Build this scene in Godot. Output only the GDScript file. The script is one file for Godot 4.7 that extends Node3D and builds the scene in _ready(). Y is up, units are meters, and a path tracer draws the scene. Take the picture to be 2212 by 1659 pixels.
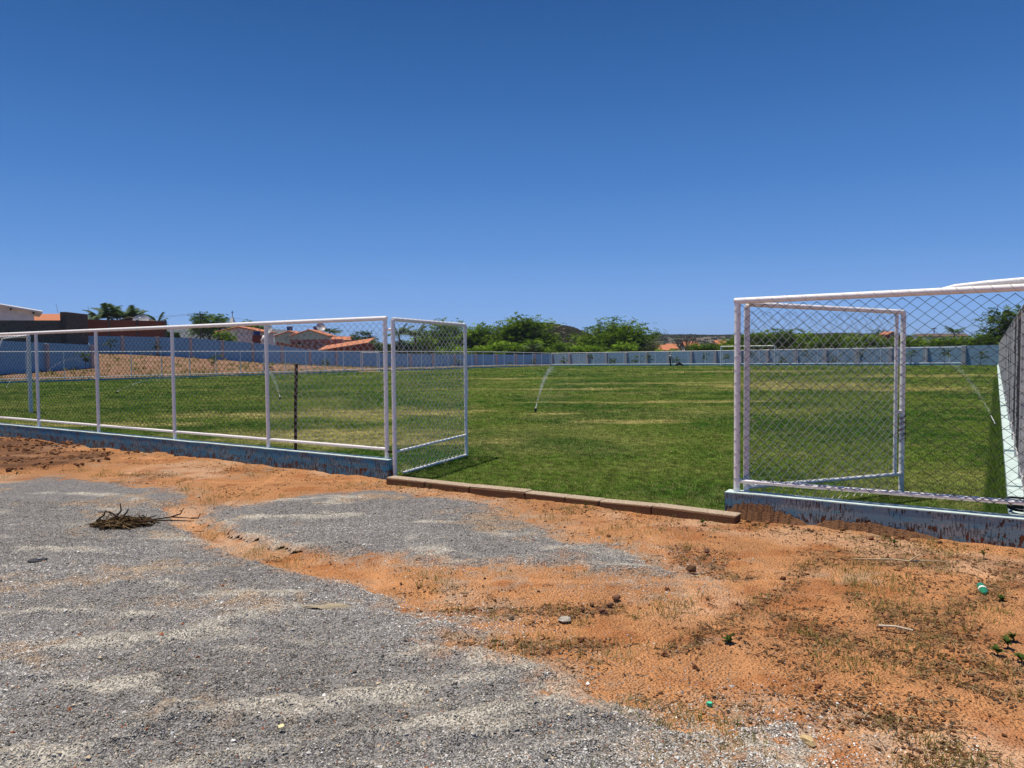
extends Node3D
# Football ground behind a chain link fence, seen from the dirt road outside its open gate. Units are metres, y is up.

const FOCAL := 1640.0            # focal length for a picture 2212 x 1659
const EYE := Vector3(0, 1.94, 0)
const D := Vector3(0.537, 0, -0.843)     # away from the near fence, along the pitch
const R := Vector3(0.843, 0, 0.537)      # along the near fence
var view := Basis()
var rng := RandomNumberGenerator.new()
var names := {}
var M := {}
var n1 := FastNoiseLite.new()
var n2 := FastNoiseLite.new()
var n3 := FastNoiseLite.new()


class Shape:
	var v := PackedVector3Array()
	var n := PackedVector3Array()
	var c := PackedColorArray()
	var t := PackedVector2Array()
	var ix := PackedInt32Array()
	var tint := Color(1, 1, 1)

	func vert(p: Vector3, nn: Vector3, uv := Vector2.ZERO) -> int:
		v.append(p); n.append(nn); c.append(tint); t.append(uv)
		return v.size() - 1

	func face(a: int, b: int, d: int, hint: Vector3) -> void:
		var g := (v[d] - v[a]).cross(v[b] - v[a])
		if g.dot(hint) < 0.0:
			ix.append(a); ix.append(d); ix.append(b)
		else:
			ix.append(a); ix.append(b); ix.append(d)

	func poly(pts: Array, hint: Vector3, uvs := []) -> void:
		var nn: Vector3 = (pts[2] - pts[0]).cross(pts[1] - pts[0]).normalized()
		if nn.dot(hint) < 0.0:
			nn = -nn
		var first := v.size()
		for i in pts.size():
			vert(pts[i], nn, uvs[i] if uvs.size() else Vector2(pts[i].x + pts[i].z, -pts[i].y))
		for i in range(1, pts.size() - 1):
			face(first, first + i, first + i + 1, nn)

	func box(o: Vector3, size: Vector3, b := Basis()) -> void:
		var h := size * 0.5
		var k := [b.x * h.x, b.y * h.y, b.z * h.z]
		for axis in 3:
			var u: Vector3 = k[(axis + 1) % 3]
			var w: Vector3 = k[(axis + 2) % 3]
			for s in [-1.0, 1.0]:
				var m: Vector3 = o + k[axis] * s
				poly([m - u - w, m + u - w, m + u + w, m - u + w], k[axis] * s)

	func chamfer(o: Vector3, size: Vector3, e: float, b := Basis()) -> void:
		var h := size * 0.5
		for axis in 3:
			var q := (axis + 1) % 3
			var w := (axis + 2) % 3
			for s in [-1.0, 1.0]:
				var pts := []
				for k in [[-1, -1], [1, -1], [1, 1], [-1, 1]]:
					var l := Vector3()
					l[axis] = h[axis] * s
					l[q] = (h[q] - e) * k[0]
					l[w] = (h[w] - e) * k[1]
					pts.append(o + b * l)
				var nn := Vector3()
				nn[axis] = s
				poly(pts, b * nn)
			for s in [-1.0, 1.0]:
				for r in [-1.0, 1.0]:
					var pts := []
					for k in [[0, -1], [0, 1], [1, 1], [1, -1]]:
						var l := Vector3()
						l[q] = (h[q] - (e if k[0] else 0.0)) * s
						l[w] = (h[w] - (0.0 if k[0] else e)) * r
						l[axis] = (h[axis] - e) * k[1]
						pts.append(o + b * l)
					var nn := Vector3()
					nn[q] = s
					nn[w] = r
					poly(pts, b * nn)
		for x in [-1.0, 1.0]:
			for y in [-1.0, 1.0]:
				for z in [-1.0, 1.0]:
					var i := h - Vector3(e, e, e)
					poly([o + b * Vector3(h.x * x, i.y * y, i.z * z), o + b * Vector3(i.x * x, h.y * y, i.z * z), o + b * Vector3(i.x * x, i.y * y, h.z * z)], b * Vector3(x, y, z))

	func tube(pts: Array, radii: Array, sides := 8, caps := true) -> void:
		var first := v.size()
		var along: Vector3 = (pts[1] - pts[0]).normalized()
		var side := along.cross(Vector3.UP if absf(along.y) < 0.9 else Vector3.RIGHT).normalized()
		for i in pts.size():
			var d: Vector3 = (pts[mini(i + 1, pts.size() - 1)] - pts[maxi(i - 1, 0)]).normalized()
			side = (side - d * side.dot(d)).normalized()
			var up := d.cross(side)
			var r: float = radii[mini(i, radii.size() - 1)]
			for s in sides:
				var q := TAU * s / sides
				var o := side * cos(q) + up * sin(q)
				vert(pts[i] + o * r, o, Vector2(float(s) / sides, i))
		for i in pts.size() - 1:
			for s in sides:
				var a := first + i * sides + s
				var b := first + i * sides + (s + 1) % sides
				var nn := n[a] + n[b]
				face(a, b, b + sides, nn)
				face(a, b + sides, a + sides, nn)
		if caps:
			for e in [0, pts.size() - 1]:
				var ring := []
				for s in sides:
					ring.append(v[first + e * sides + s])
				poly(ring, (pts[0] - pts[1]) if e == 0 else (pts[-1] - pts[-2]))

	func rod(a: Vector3, b: Vector3, r: float, sides := 8, r2 := -1.0) -> void:
		tube([a, b], [r, r if r2 < 0.0 else r2], sides)

	func blob(o: Vector3, s: Vector3, seed_: int, rough := 0.25, rings := 5, sides := 8, b := Basis()) -> void:
		var g := RandomNumberGenerator.new()
		g.seed = seed_
		var first := v.size()
		for i in rings + 1:
			for j in sides:
				var th := PI * i / rings
				var ph := TAU * j / sides
				var k := 1.0 + g.randf_range(-rough, rough)
				if i == 0 or i == rings:
					k = 1.0
				var p := Vector3(sin(th) * cos(ph), cos(th), sin(th) * sin(ph)) * k
				vert(o + b * (p * s), (b * (p / s)).normalized())
		for i in rings:
			for j in sides:
				var a := first + i * sides + j
				var e := first + i * sides + (j + 1) % sides
				var hint := n[a] + n[e] + n[a + sides]
				if i > 0:
					face(a, e, e + sides, hint)
				if i < rings - 1:
					face(a, e + sides, a + sides, hint)

	# a broken stone: flat faces
	func rock(o: Vector3, s: Vector3, seed_: int, rough := 0.25, b := Basis()) -> void:
		var k := Shape.new()
		k.blob(o, s, seed_, rough, 4, 6, b)
		for i in range(0, k.ix.size(), 3):
			var q := [k.v[k.ix[i]], k.v[k.ix[i + 1]], k.v[k.ix[i + 2]]]
			poly(q, (q[0] + q[1] + q[2]) / 3.0 - o)

	func mesh(m: Material) -> ArrayMesh:
		var a := []
		a.resize(Mesh.ARRAY_MAX)
		a[Mesh.ARRAY_VERTEX] = v
		a[Mesh.ARRAY_NORMAL] = n
		a[Mesh.ARRAY_COLOR] = c
		a[Mesh.ARRAY_TEX_UV] = t
		a[Mesh.ARRAY_INDEX] = ix
		var o := ArrayMesh.new()
		o.add_surface_from_arrays(Mesh.PRIMITIVE_TRIANGLES, a)
		o.surface_set_material(0, m)
		return o


# ---- naming ----
func numbered(called: String) -> String:
	names[called] = names.get(called, -1) + 1
	return called if names[called] == 0 else "%s_%03d" % [called, names[called]]

func tag(o: Node, label: String, category: String, group := "") -> void:
	o.set_meta("label", label)
	o.set_meta("category", category)
	if group:
		o.set_meta("group", group)

func thing(called: String, label: String, category: String, at_: Vector3, group := "") -> Node3D:
	var o := Node3D.new()
	o.name = numbered(called)
	o.position = at_
	tag(o, label, category, group)
	add_child(o)
	return o

# Shapes are given in world coordinates; a part takes off its thing's position.
func part(called: String, s: Shape, m: Material, parent: Node3D, stuff := false) -> MeshInstance3D:
	return part_mesh(called, s.mesh(m), parent, stuff)

func part_mesh(called: String, me: Mesh, parent: Node3D, stuff := false) -> MeshInstance3D:
	var o := MeshInstance3D.new()
	o.name = called
	o.mesh = me
	var p: Node = parent
	while p is Node3D and p != self:
		o.position -= p.position
		p = p.get_parent()
	if stuff:
		o.set_meta("kind", "stuff")
	parent.add_child(o, true)
	return o

func single(called: String, s: Shape, m: Material, label: String, category: String, group := "") -> MeshInstance3D:
	var o := MeshInstance3D.new()
	o.name = numbered(called)
	o.mesh = s.mesh(m)
	tag(o, label, category, group)
	add_child(o)
	return o

func setting(called: String, s: Shape, m: Material, label := "", category := "") -> MeshInstance3D:
	var o := MeshInstance3D.new()
	o.name = numbered(called)
	o.mesh = s.mesh(m)
	o.set_meta("kind", "structure")
	if label:
		o.set_meta("label", label)
	if category:
		o.set_meta("category", category)
	add_child(o)
	return o

# Copies of one mesh: rows of transforms and linear colours.
func copies(called: String, me: Mesh, at_: Array, colors: Array, parent: Node3D) -> MultiMeshInstance3D:
	var mm := MultiMesh.new()
	mm.transform_format = MultiMesh.TRANSFORM_3D
	mm.use_colors = true
	mm.mesh = me
	mm.instance_count = at_.size()
	var f := PackedFloat32Array()
	f.resize(at_.size() * 16)
	var k := 0
	for i in at_.size():
		var q: Transform3D = at_[i]
		var b := q.basis
		var o := q.origin
		f[k] = b.x.x; f[k + 1] = b.y.x; f[k + 2] = b.z.x; f[k + 3] = o.x
		f[k + 4] = b.x.y; f[k + 5] = b.y.y; f[k + 6] = b.z.y; f[k + 7] = o.y
		f[k + 8] = b.x.z; f[k + 9] = b.y.z; f[k + 10] = b.z.z; f[k + 11] = o.z
		var cc: Color = colors[i]
		f[k + 12] = cc.r; f[k + 13] = cc.g; f[k + 14] = cc.b; f[k + 15] = 1.0
		k += 16
	mm.buffer = f
	var o2 := MultiMeshInstance3D.new()
	o2.multimesh = mm
	if parent == self:
		o2.name = numbered(called)
	else:
		o2.name = called
		o2.position = -parent.position
	o2.set_meta("kind", "stuff")
	parent.add_child(o2, true)
	return o2

# ---- places ----
func ray(px: float, py: float) -> Vector3:
	var d := view * Vector3((px - 1106.0) / FOCAL, -(py - 829.5) / FOCAL, -1.0)
	return d / -d.z

func at(px: float, py: float, depth: float) -> Vector3:
	return EYE + ray(px, py) * depth

func F(a: float, b: float, y := 0.0) -> Vector3:
	return D * a + R * b + Vector3(0, y, 0)

func fa(x: float, z: float) -> float:
	return 0.537 * x - 0.843 * z

func fb(x: float, z: float) -> float:
	return 0.843 * x + 0.537 * z

# ---- materials ----
func lin(r: float, g: float, b: float) -> Color:
	return Color(r, g, b).linear_to_srgb()

func mat(name_: String, r: float, g: float, b: float, rough := 0.85, vertex := false) -> StandardMaterial3D:
	var m := StandardMaterial3D.new()
	m.resource_name = name_
	m.albedo_color = lin(r, g, b)
	m.roughness = rough
	m.metallic_specular = 0.35
	m.vertex_color_use_as_albedo = vertex
	m.cull_mode = BaseMaterial3D.CULL_DISABLED
	M[name_] = m
	return m

func noise_image(w: int, h: int, f: float, seed_: int, kind := FastNoiseLite.TYPE_SIMPLEX_SMOOTH, octaves := 4) -> Image:
	var n := FastNoiseLite.new()
	n.noise_type = kind
	n.frequency = f
	n.seed = seed_
	n.fractal_octaves = octaves
	if kind == FastNoiseLite.TYPE_CELLULAR:
		n.cellular_return_type = FastNoiseLite.RETURN_CELL_VALUE
		n.fractal_type = FastNoiseLite.FRACTAL_NONE
	return n.get_seamless_image(w, h, false, false, 0.1, true)

# A grey picture through a table of colours (linear values).
func ramp(im: Image, stops: Array) -> ImageTexture:
	var table := PackedByteArray()
	table.resize(768)
	for i in 256:
		var x := i / 255.0
		var c: Color = stops[0][1]
		for k in stops.size() - 1:
			if x >= stops[k][0]:
				c = stops[k][1].lerp(stops[k + 1][1], clampf((x - stops[k][0]) / (stops[k + 1][0] - stops[k][0]), 0, 1))
		c = c.linear_to_srgb()
		table[i * 3] = int(clampf(c.r, 0, 1) * 255)
		table[i * 3 + 1] = int(clampf(c.g, 0, 1) * 255)
		table[i * 3 + 2] = int(clampf(c.b, 0, 1) * 255)
	im.convert(Image.FORMAT_L8)
	var src := im.get_data()
	var out := PackedByteArray()
	out.resize(src.size() * 3)
	for i in src.size():
		var q := src[i] * 3
		out[i * 3] = table[q]
		out[i * 3 + 1] = table[q + 1]
		out[i * 3 + 2] = table[q + 2]
	return ImageTexture.create_from_image(Image.create_from_data(im.get_width(), im.get_height(), false, Image.FORMAT_RGB8, out))

func grey(a: float, b := -1.0, c := -1.0) -> Color:
	return Color(a, a if b < 0 else b, a if c < 0 else c)

func textured(m: StandardMaterial3D, tex: Texture2D, tile: float, bump: Texture2D = null, depth := 0.0) -> void:
	m.albedo_texture = tex
	m.uv1_triplanar = true
	m.uv1_world_triplanar = true
	m.uv1_scale = Vector3.ONE / tile
	if bump:
		m.heightmap_enabled = true
		m.heightmap_texture = bump
		m.heightmap_scale = depth

func make_materials() -> void:
	var fine := noise_image(512, 512, 0.06, 3)
	var fine_tex := ramp(fine, [[0.0, grey(0.72)], [0.5, grey(0.96)], [1.0, grey(1.1)]])
	var fine_bump := ImageTexture.create_from_image(noise_image(512, 512, 0.09, 5))
	# bare earth
	var soil := mat("soil", 1, 1, 1, 0.95, true)
	var si := noise_image(1024, 1024, 0.11, 11)
	textured(soil, ramp(si, [[0.0, grey(0.22, 0.18, 0.15)], [0.24, grey(0.5, 0.46, 0.43)], [0.34, grey(0.95, 0.94, 0.92)], [0.7, grey(1.06)], [1.0, grey(1.25)]]), 2.6, ImageTexture.create_from_image(si), 4.0)
	# crushed stone
	var gravel := mat("gravel", 1, 1, 1, 0.9, true)
	var gi := noise_image(1024, 1024, 0.28, 21, FastNoiseLite.TYPE_CELLULAR)
	textured(gravel, ramp(gi, [[0.0, grey(0.16)], [0.2, grey(0.35, 0.35, 0.36)], [0.5, grey(0.85)], [0.8, grey(1.25, 1.23, 1.18)], [0.95, grey(1.7)], [1.0, grey(2.0)]]), 2.3, ImageTexture.create_from_image(gi), 1.4)
	mat("stone", 1, 1, 1, 0.9, true).metallic_specular = 0.2
	mat("blade", 1, 1, 1, 0.85, true).metallic_specular = 0.12
	M.blade.backlight_enabled = true
	M.blade.backlight = lin(0.4, 0.46, 0.2)
	var turf := mat("turf", 1, 1, 1, 1.0, true)
	turf.metallic_specular = 0.1
	var ti := noise_image(1024, 1024, 0.13, 31)
	textured(turf, ramp(ti, [[0.0, grey(0.3)], [0.35, grey(0.65)], [0.55, grey(1.0)], [1.0, grey(1.5)]]), 3.1, ImageTexture.create_from_image(ti), 3.0)
	mat("leaf", 1, 1, 1, 0.8, true).metallic_specular = 0.15
	M.leaf.backlight_enabled = true
	M.leaf.backlight = lin(0.5, 0.6, 0.25)
	mat("earth_far", 1, 1, 1, 0.95, true)
	textured(M.earth_far, fine_tex, 6.0)
	# paint and steel
	var white := mat("white_paint", 0.90, 0.885, 0.86, 0.4)
	textured(white, ramp(noise_image(512, 512, 0.045, 41), [[0.0, grey(0.2, 0.09, 0.05)], [0.17, grey(0.3, 0.17, 0.11)], [0.2, grey(0.82, 0.79, 0.75)], [0.32, grey(0.97)], [1.0, grey(1.03)]]), 0.7)
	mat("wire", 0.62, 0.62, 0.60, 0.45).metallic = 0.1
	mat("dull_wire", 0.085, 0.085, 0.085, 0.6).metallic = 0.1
	mat("tie_wire", 0.6, 0.59, 0.57, 0.5)
	mat("rust", 0.055, 0.022, 0.014, 0.8)
	textured(M.rust, fine_tex, 0.3)
	mat("black_plastic", 0.02, 0.02, 0.022, 0.5)
	mat("blue_wall", 0.24, 0.46, 0.64, 0.9)
	textured(M.blue_wall, ramp(noise_image(1024, 1024, 0.02, 51), [[0.0, grey(0.6, 0.62, 0.66)], [0.4, grey(0.9)], [0.6, grey(1.02)], [1.0, grey(1.4, 1.25, 1.15)]]), 5.0, fine_bump, 1.0)
	mat("pale_blue_wall", 0.275, 0.42, 0.53, 0.9)
	textured(M.pale_blue_wall, ramp(noise_image(1024, 1024, 0.018, 53), [[0.0, grey(0.5, 0.5, 0.52)], [0.35, grey(0.8, 0.82, 0.86)], [0.55, grey(1.0)], [1.0, grey(1.5, 1.35, 1.25)]]), 6.0, fine_bump, 1.0)
	mat("teal_kerb", 0.10, 0.33, 0.46, 0.9)
	textured(M.teal_kerb, fine_tex, 1.3)
	mat("pillar", 0.50, 0.43, 0.41, 0.9)
	textured(M.pillar, fine_tex, 1.6)
	mat("grey_pillar", 0.42, 0.43, 0.44, 0.9)
	textured(M.grey_pillar, fine_tex, 1.6)
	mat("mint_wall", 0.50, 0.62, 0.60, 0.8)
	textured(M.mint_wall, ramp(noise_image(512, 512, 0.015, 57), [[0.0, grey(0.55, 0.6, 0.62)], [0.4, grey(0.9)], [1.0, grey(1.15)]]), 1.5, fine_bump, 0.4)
	mat("concrete", 0.50, 0.41, 0.30, 0.95)
	textured(M.concrete, ramp(noise_image(512, 512, 0.05, 59), [[0.0, grey(0.35, 0.3, 0.25)], [0.35, grey(0.75, 0.7, 0.65)], [0.55, grey(1.0)], [1.0, grey(1.15)]]), 0.9, fine_bump, 1.5)
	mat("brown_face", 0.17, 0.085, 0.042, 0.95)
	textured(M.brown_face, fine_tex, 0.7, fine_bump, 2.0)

# Clear air: deep blue overhead, paler towards the horizon; linear values by the sine of the height angle.
func clear_sky() -> PanoramaSkyMaterial:
	var table := [[0.0, Color(0.29, 0.53, 0.95)], [0.055, Color(0.21, 0.425, 0.86)], [0.13, Color(0.115, 0.30, 0.70)], [0.214, Color(0.064, 0.21, 0.57)], [0.31, Color(0.036, 0.147, 0.43)], [0.41, Color(0.021, 0.101, 0.322)], [0.6, Color(0.018, 0.075, 0.25)], [1.0, Color(0.014, 0.06, 0.21)]]
	var im := Image.create(16, 1024, false, Image.FORMAT_RGBAF)
	for y in 1024:
		var s := sin((0.5 - (y + 0.5) / 1024.0) * PI)
		var c := Color(0.26, 0.22, 0.16)
		if s >= 0.0:
			for k in table.size() - 1:
				if s >= table[k][0]:
					c = table[k][1].lerp(table[k + 1][1], (s - table[k][0]) / (table[k + 1][0] - table[k][0]))
		for x in 16:
			im.set_pixel(x, y, Color(c.r, c.g, c.b) * 0.915)
	var m := PanoramaSkyMaterial.new()
	m.panorama = ImageTexture.create_from_image(im)
	return m

func ready_noise() -> void:
	n1.seed = 7; n1.frequency = 0.16; n1.fractal_octaves = 3
	n2.seed = 19; n2.frequency = 0.9; n2.fractal_octaves = 3
	n3.seed = 23; n3.frequency = 4.0; n3.fractal_octaves = 2


func _ready() -> void:
	rng.seed = 4242
	ready_noise()
	# ---- camera ----
	var cam := Camera3D.new()
	cam.name = "camera"
	view = Basis(Vector3.RIGHT, -(829.5 - 760.0) / FOCAL) * Basis(Vector3.BACK, -0.008)
	cam.transform = Transform3D(view, EYE)
	cam.fov = rad_to_deg(2.0 * atan(829.5 / FOCAL))
	cam.near = 0.05
	cam.far = 6000.0
	cam.current = true
	add_child(cam)
	# ---- sky, exposure ----
	var env := Environment.new()
	env.background_mode = Environment.BG_SKY
	env.tonemap_mode = Environment.TONE_MAPPER_LINEAR
	env.tonemap_exposure = 1.1
	env.sdfgi_enabled = true
	env.ssao_enabled = true
	env.ssil_enabled = true
	env.sky = Sky.new()
	env.sky.sky_material = clear_sky()
	env.fog_enabled = true
	env.fog_density = 0.00016
	env.fog_light_color = Color(0.8, 0.89, 1.0)
	var we := WorldEnvironment.new()
	we.name = "environment"
	we.environment = env
	add_child(we)
	# ---- sun: high, from beyond the pitch's far side, to the left ----
	var sun := DirectionalLight3D.new()
	sun.name = "sun"
	sun.light_energy = 1.6
	sun.light_color = Color(1.0, 0.955, 0.89)
	sun.light_angular_distance = 0.53
	sun.shadow_enabled = true
	sun.sky_mode = DirectionalLight3D.SKY_MODE_LIGHT_ONLY
	var from := Vector3(-0.93 * 0.26, 0.966, -0.36 * 0.26).normalized()
	sun.basis = Basis.looking_at(-from, Vector3.RIGHT)
	add_child(sun)
	make_materials()
	background_materials()
	build_ground()
	build_pitch()
	build_near_walls()
	build_near_fence()
	build_gates()
	build_far()
	build_background()
	build_details()


# ---- the ground outside the fence ----
const GRAVEL := [
	[-14.77, -11.99, -7.93, -11.67, -7.25, -11.85, -5.99, -11.38, -4.9, -10.83, -4.37, -10.12, -4.21, -9.4, -3.43, -8.2, -2.38, -7.04, -1.59, -6.31, -0.94, -5.84, -0.52, -5.62, -0.3, -5.33, -0.31, -4.9, 0.06, -4.66, 0.31, -4.37, 0.41, -4.16, 0.77, -3.99, 1.07, -3.84, 1.2, -3.65, 0.9, -2.7, 2.0, 1.0, 2.0, 30.0, -40.0, 30.0, -40.0, -13.0],
	[-3.86, -9.12, -4.02, -9.79, -3.29, -9.77, -2.6, -10.38, -1.34, -10.53, -0.28, -9.59, 0.38, -8.52, 0.57, -7.58, 0.39, -6.91, -0.45, -6.74, -1.36, -7.12, -2.11, -7.48, -3.07, -8.19],
	[0.89, -3.7, 1.11, -3.99, 1.4, -3.95, 1.52, -3.88, 1.5, -3.69, 1.3, -3.36, 0.99, -2.7, 0.65, -2.71],
	[0.4, -7.6, 0.95, -7.75, 1.35, -7.2, 1.45, -6.6, 1.1, -6.3, 0.6, -6.6]]
const CLODS := [-16.0, -17.6, -11.19, -17.3, -8.19, -15.2, -7.08, -14.49, -7.14, -13.59, -7.4, -12.9, -8.2, -12.6, -12.0, -12.3, -16.0, -12.5]
var gravel_polys := []
var clod_poly := PackedVector2Array()

func packed(a: Array) -> PackedVector2Array:
	var p := PackedVector2Array()
	for i in range(0, a.size(), 2):
		p.append(Vector2(a[i], a[i + 1]))
	return p

func outside(p: Vector2, poly: PackedVector2Array) -> float:
	var best := 1e9
	var inside := false
	var a := poly[poly.size() - 1]
	for b in poly:
		var e := b - a
		var w := p - a
		best = minf(best, (w - e * clampf(w.dot(e) / e.length_squared(), 0, 1)).length_squared())
		if (a.y > p.y) != (b.y > p.y) and p.x < a.x + (p.y - a.y) / (b.y - a.y) * e.x:
			inside = not inside
		a = b
	return -sqrt(best) if inside else sqrt(best)

# ridges thrown up by wheels, the rill that runoff has cut, and lines of swept litter
const RIDGES := [[-1.9, -3.3, -1.5, -3.45, -1.05, -3.6], [-0.35, -3.62, 0.05, -3.8, 0.4, -3.95], [0.0, -3.45, 0.35, -3.62], [-3.3, -6.3, -2.7, -6.15], [-2.2, -5.95, -1.6, -5.85], [-3.2, -8.9, -2.5, -8.7, -1.9, -8.75], [-5.2, -7.5, -4.6, -7.3, -3.9, -7.2], [-2.44, -3.51, -2.14, -3.65, -1.72, -3.88, -1.25, -4.11], [-0.83, -4.62, -0.62, -4.77, -0.33, -4.81, 0.03, -4.67, 0.29, -4.34, 0.45, -4.08, 0.75, -3.89], [-1.35, -3.92, -0.9, -4.13, -0.35, -4.35, 0.05, -4.47], [-0.91, -3.55, -0.5, -3.77, -0.03, -4.0, 0.33, -4.11], [-2.82, -4.99, -2.22, -5.19, -1.64, -5.65], [-2.87, -4.4, -2.15, -4.26, -1.76, -4.09], [-3.77, -9.03, -2.93, -8.08, -2.14, -7.39], [-3.77, -5.5, -3.21, -5.58, -2.62, -5.42]]
const RILL := [[-4.32, -9.51, -3.5, -8.38, -2.77, -7.63, -2.03, -7.03, -1.43, -6.62, -0.94, -6.13, -0.54, -5.83]]
const SWEPT := [[0.96, -4.73, 1.33, -5.11, 1.89, -5.77, 2.55, -6.56, 3.01, -7.07], [1.96, -5.46, 2.22, -4.85, 2.41, -4.63, 2.75, -4.06], [-0.53, -5.7, -0.03, -5.51, 0.31, -5.58, 0.78, -5.71], [-0.34, -5.0, 0.21, -4.96, 0.54, -4.9], [1.7, -7.45, 1.83, -6.58, 1.95, -6.44], [2.99, -5.44, 3.51, -5.73, 4.38, -6.44], [-6.23, -11.19, -5.73, -11.57, -5.62, -12.2], [2.86, -7.24, 3.78, -7.3, 4.52, -6.64]]
const DRIFTS := [[2.05, -5.1, 0.32, 0.36], [2.94, -5.35, 0.45, 0.5], [2.7, -4.49, 0.45, 0.28], [2.02, -3.87, 0.22, 0.13], [0.42, -3.62, 0.32, 0.2], [2.68, -5.86, 0.22, 0.23], [-5.95, -12.2, 0.7, 0.3], [3.6, -6.9, 0.9, 0.25], [0.35, -5.62, 0.45, 0.13]]
var edge_cache := PackedFloat32Array()
var ridge_cache := PackedFloat32Array()
var rill_cache := PackedFloat32Array()
var swept_cache := PackedFloat32Array()

func near_lines(p: Vector2, sets: Array, wide: float) -> float:
	var best := 1e9
	for poly in sets:
		for i in poly.size() - 1:
			var a: Vector2 = poly[i]
			var e: Vector2 = poly[i + 1] - a
			var w := p - a
			best = minf(best, (w - e * clampf(w.dot(e) / e.length_squared(), 0, 1)).length_squared())
	return exp(-best / (wide * wide))

func cached(c: PackedFloat32Array, x: float, z: float) -> float:
	if x > -8.4 and x < 7.9 and z > -12.4 and z < -2.6:
		var i := (x + 8.5) / 0.06
		var j := (z + 12.5) / 0.06
		var k := int(j) * 276 + int(i)
		var u := i - int(i)
		return lerpf(lerpf(c[k], c[k + 1], u), lerpf(c[k + 276], c[k + 277], u), j - int(j))
	return 0.0


func gravel_edge(x: float, z: float) -> float:
	if edge_cache.size() and x > -8.4 and x < 7.9 and z > -12.4 and z < -2.6:
		var i := (x + 8.5) / 0.06
		var j := (z + 12.5) / 0.06
		var k := int(j) * 276 + int(i)
		var u := i - int(i)
		var cut := 0.0
		if rill_cache.size():
			cut = 0.4 * lerpf(lerpf(rill_cache[k], rill_cache[k + 1], u), lerpf(rill_cache[k + 276], rill_cache[k + 277], u), j - int(j))
		return cut + lerpf(lerpf(edge_cache[k], edge_cache[k + 1], u), lerpf(edge_cache[k + 276], edge_cache[k + 277], u), j - int(j)) + 0.15 * n3.get_noise_2d(x, z) + 0.05 * n3.get_noise_2d(x * 3.5, z * 3.5)
	return broad_edge(x, z) + 0.15 * n3.get_noise_2d(x, z) + 0.05 * n3.get_noise_2d(x * 3.5, z * 3.5)

func broad_edge(x: float, z: float) -> float:
	var s := 1e9
	var p := Vector2(x, z)
	for q in gravel_polys:
		s = minf(s, outside(p, q))
	return s + 0.34 * n1.get_noise_2d(x * 3.0, z * 3.0) + 0.17 * n2.get_noise_2d(x * 1.5, z * 1.5)

func clod_edge(x: float, z: float) -> float:
	if x > -5.5 or z > -11.0:
		return 1.0
	return outside(Vector2(x, z), clod_poly) + 0.9 * n1.get_noise_2d(x * 4.0, z * 4.0) + 0.25 * n2.get_noise_2d(x * 2.0, z * 2.0)

# wheel ruts: ridges of thrown stone with finer tread marks beside them
func rut(x: float, z: float) -> float:
	if ridge_cache.is_empty():
		return 0.0
	var r := cached(ridge_cache, x, z)
	var s := z * 0.9 + x * 0.42 + 0.12 * n1.get_noise_2d(x * 2.0, z * 2.0)
	return r + 0.22 * sin(s * 30.0) * smoothstep(-6.0, -4.6, z) * smoothstep(-0.1, 0.3, n1.get_noise_2d(x * 2.5 + 50.0, z * 2.5))

# pale fines lying over the stones, drawn out in streaks by wheels
func fines(x: float, z: float, track: float) -> float:
	return smoothstep(0.2, 0.62, 0.8 * n1.get_noise_2d(x * 2.4 + z * 1.1, z * 7.0 - x * 1.6) + 0.6 * n2.get_noise_2d(x * 0.9, z * 2.4) + 0.2 * n3.get_noise_2d(x * 0.7, z * 1.4) + 0.62 * track)

func soil_height(x: float, z: float) -> float:
	if fa(x, z) > 9.0:
		return -0.14
	var h := -0.005 + 0.03 * n1.get_noise_2d(x, z) + 0.026 * n2.get_noise_2d(x, z) + 0.012 * n3.get_noise_2d(x, z)
	if rill_cache.size():
		h -= 0.06 * cached(rill_cache, x, z)
	return h

func lines(lo: float, hi: float, from: float, to: float, step: float) -> PackedFloat32Array:
	var out := PackedFloat32Array()
	var x := from
	while x < to:
		out.append(x)
		x += step
	var s := step
	while x < hi:
		out.append(x)
		s *= 1.18
		x += s
	out.append(hi)
	x = from
	s = step
	while x > lo:
		s *= 1.18
		x -= s
		out.append(maxf(x, lo))
	out.sort()
	return out

func sheet(xs: PackedFloat32Array, zs: PackedFloat32Array, hs: PackedFloat32Array, cs: PackedColorArray, keep := PackedByteArray()) -> Shape:
	var s := Shape.new()
	var w := xs.size()
	var d := zs.size()
	for j in d:
		for i in w:
			var k := j * w + i
			var i0 := maxi(i - 1, 0)
			var i1 := mini(i + 1, w - 1)
			var j0 := maxi(j - 1, 0)
			var j1 := mini(j + 1, d - 1)
			var nn := Vector3(-(hs[j * w + i1] - hs[j * w + i0]) / (xs[i1] - xs[i0]), 1.0, -(hs[j1 * w + i] - hs[j0 * w + i]) / (zs[j1] - zs[j0])).normalized()
			s.v.append(Vector3(xs[i], hs[k], zs[j]))
			s.n.append(nn)
			s.c.append(cs[k])
			s.t.append(Vector2(xs[i], zs[j]))
	for j in d - 1:
		for i in w - 1:
			var k := j * w + i
			if keep.size() and not (keep[k] and keep[k + 1] and keep[k + w] and keep[k + w + 1]):
				continue
			# z grows towards the viewer
			s.ix.append_array(PackedInt32Array([k, k + 1, k + w, k + 1, k + w + 1, k + w]))
	return s

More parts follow.
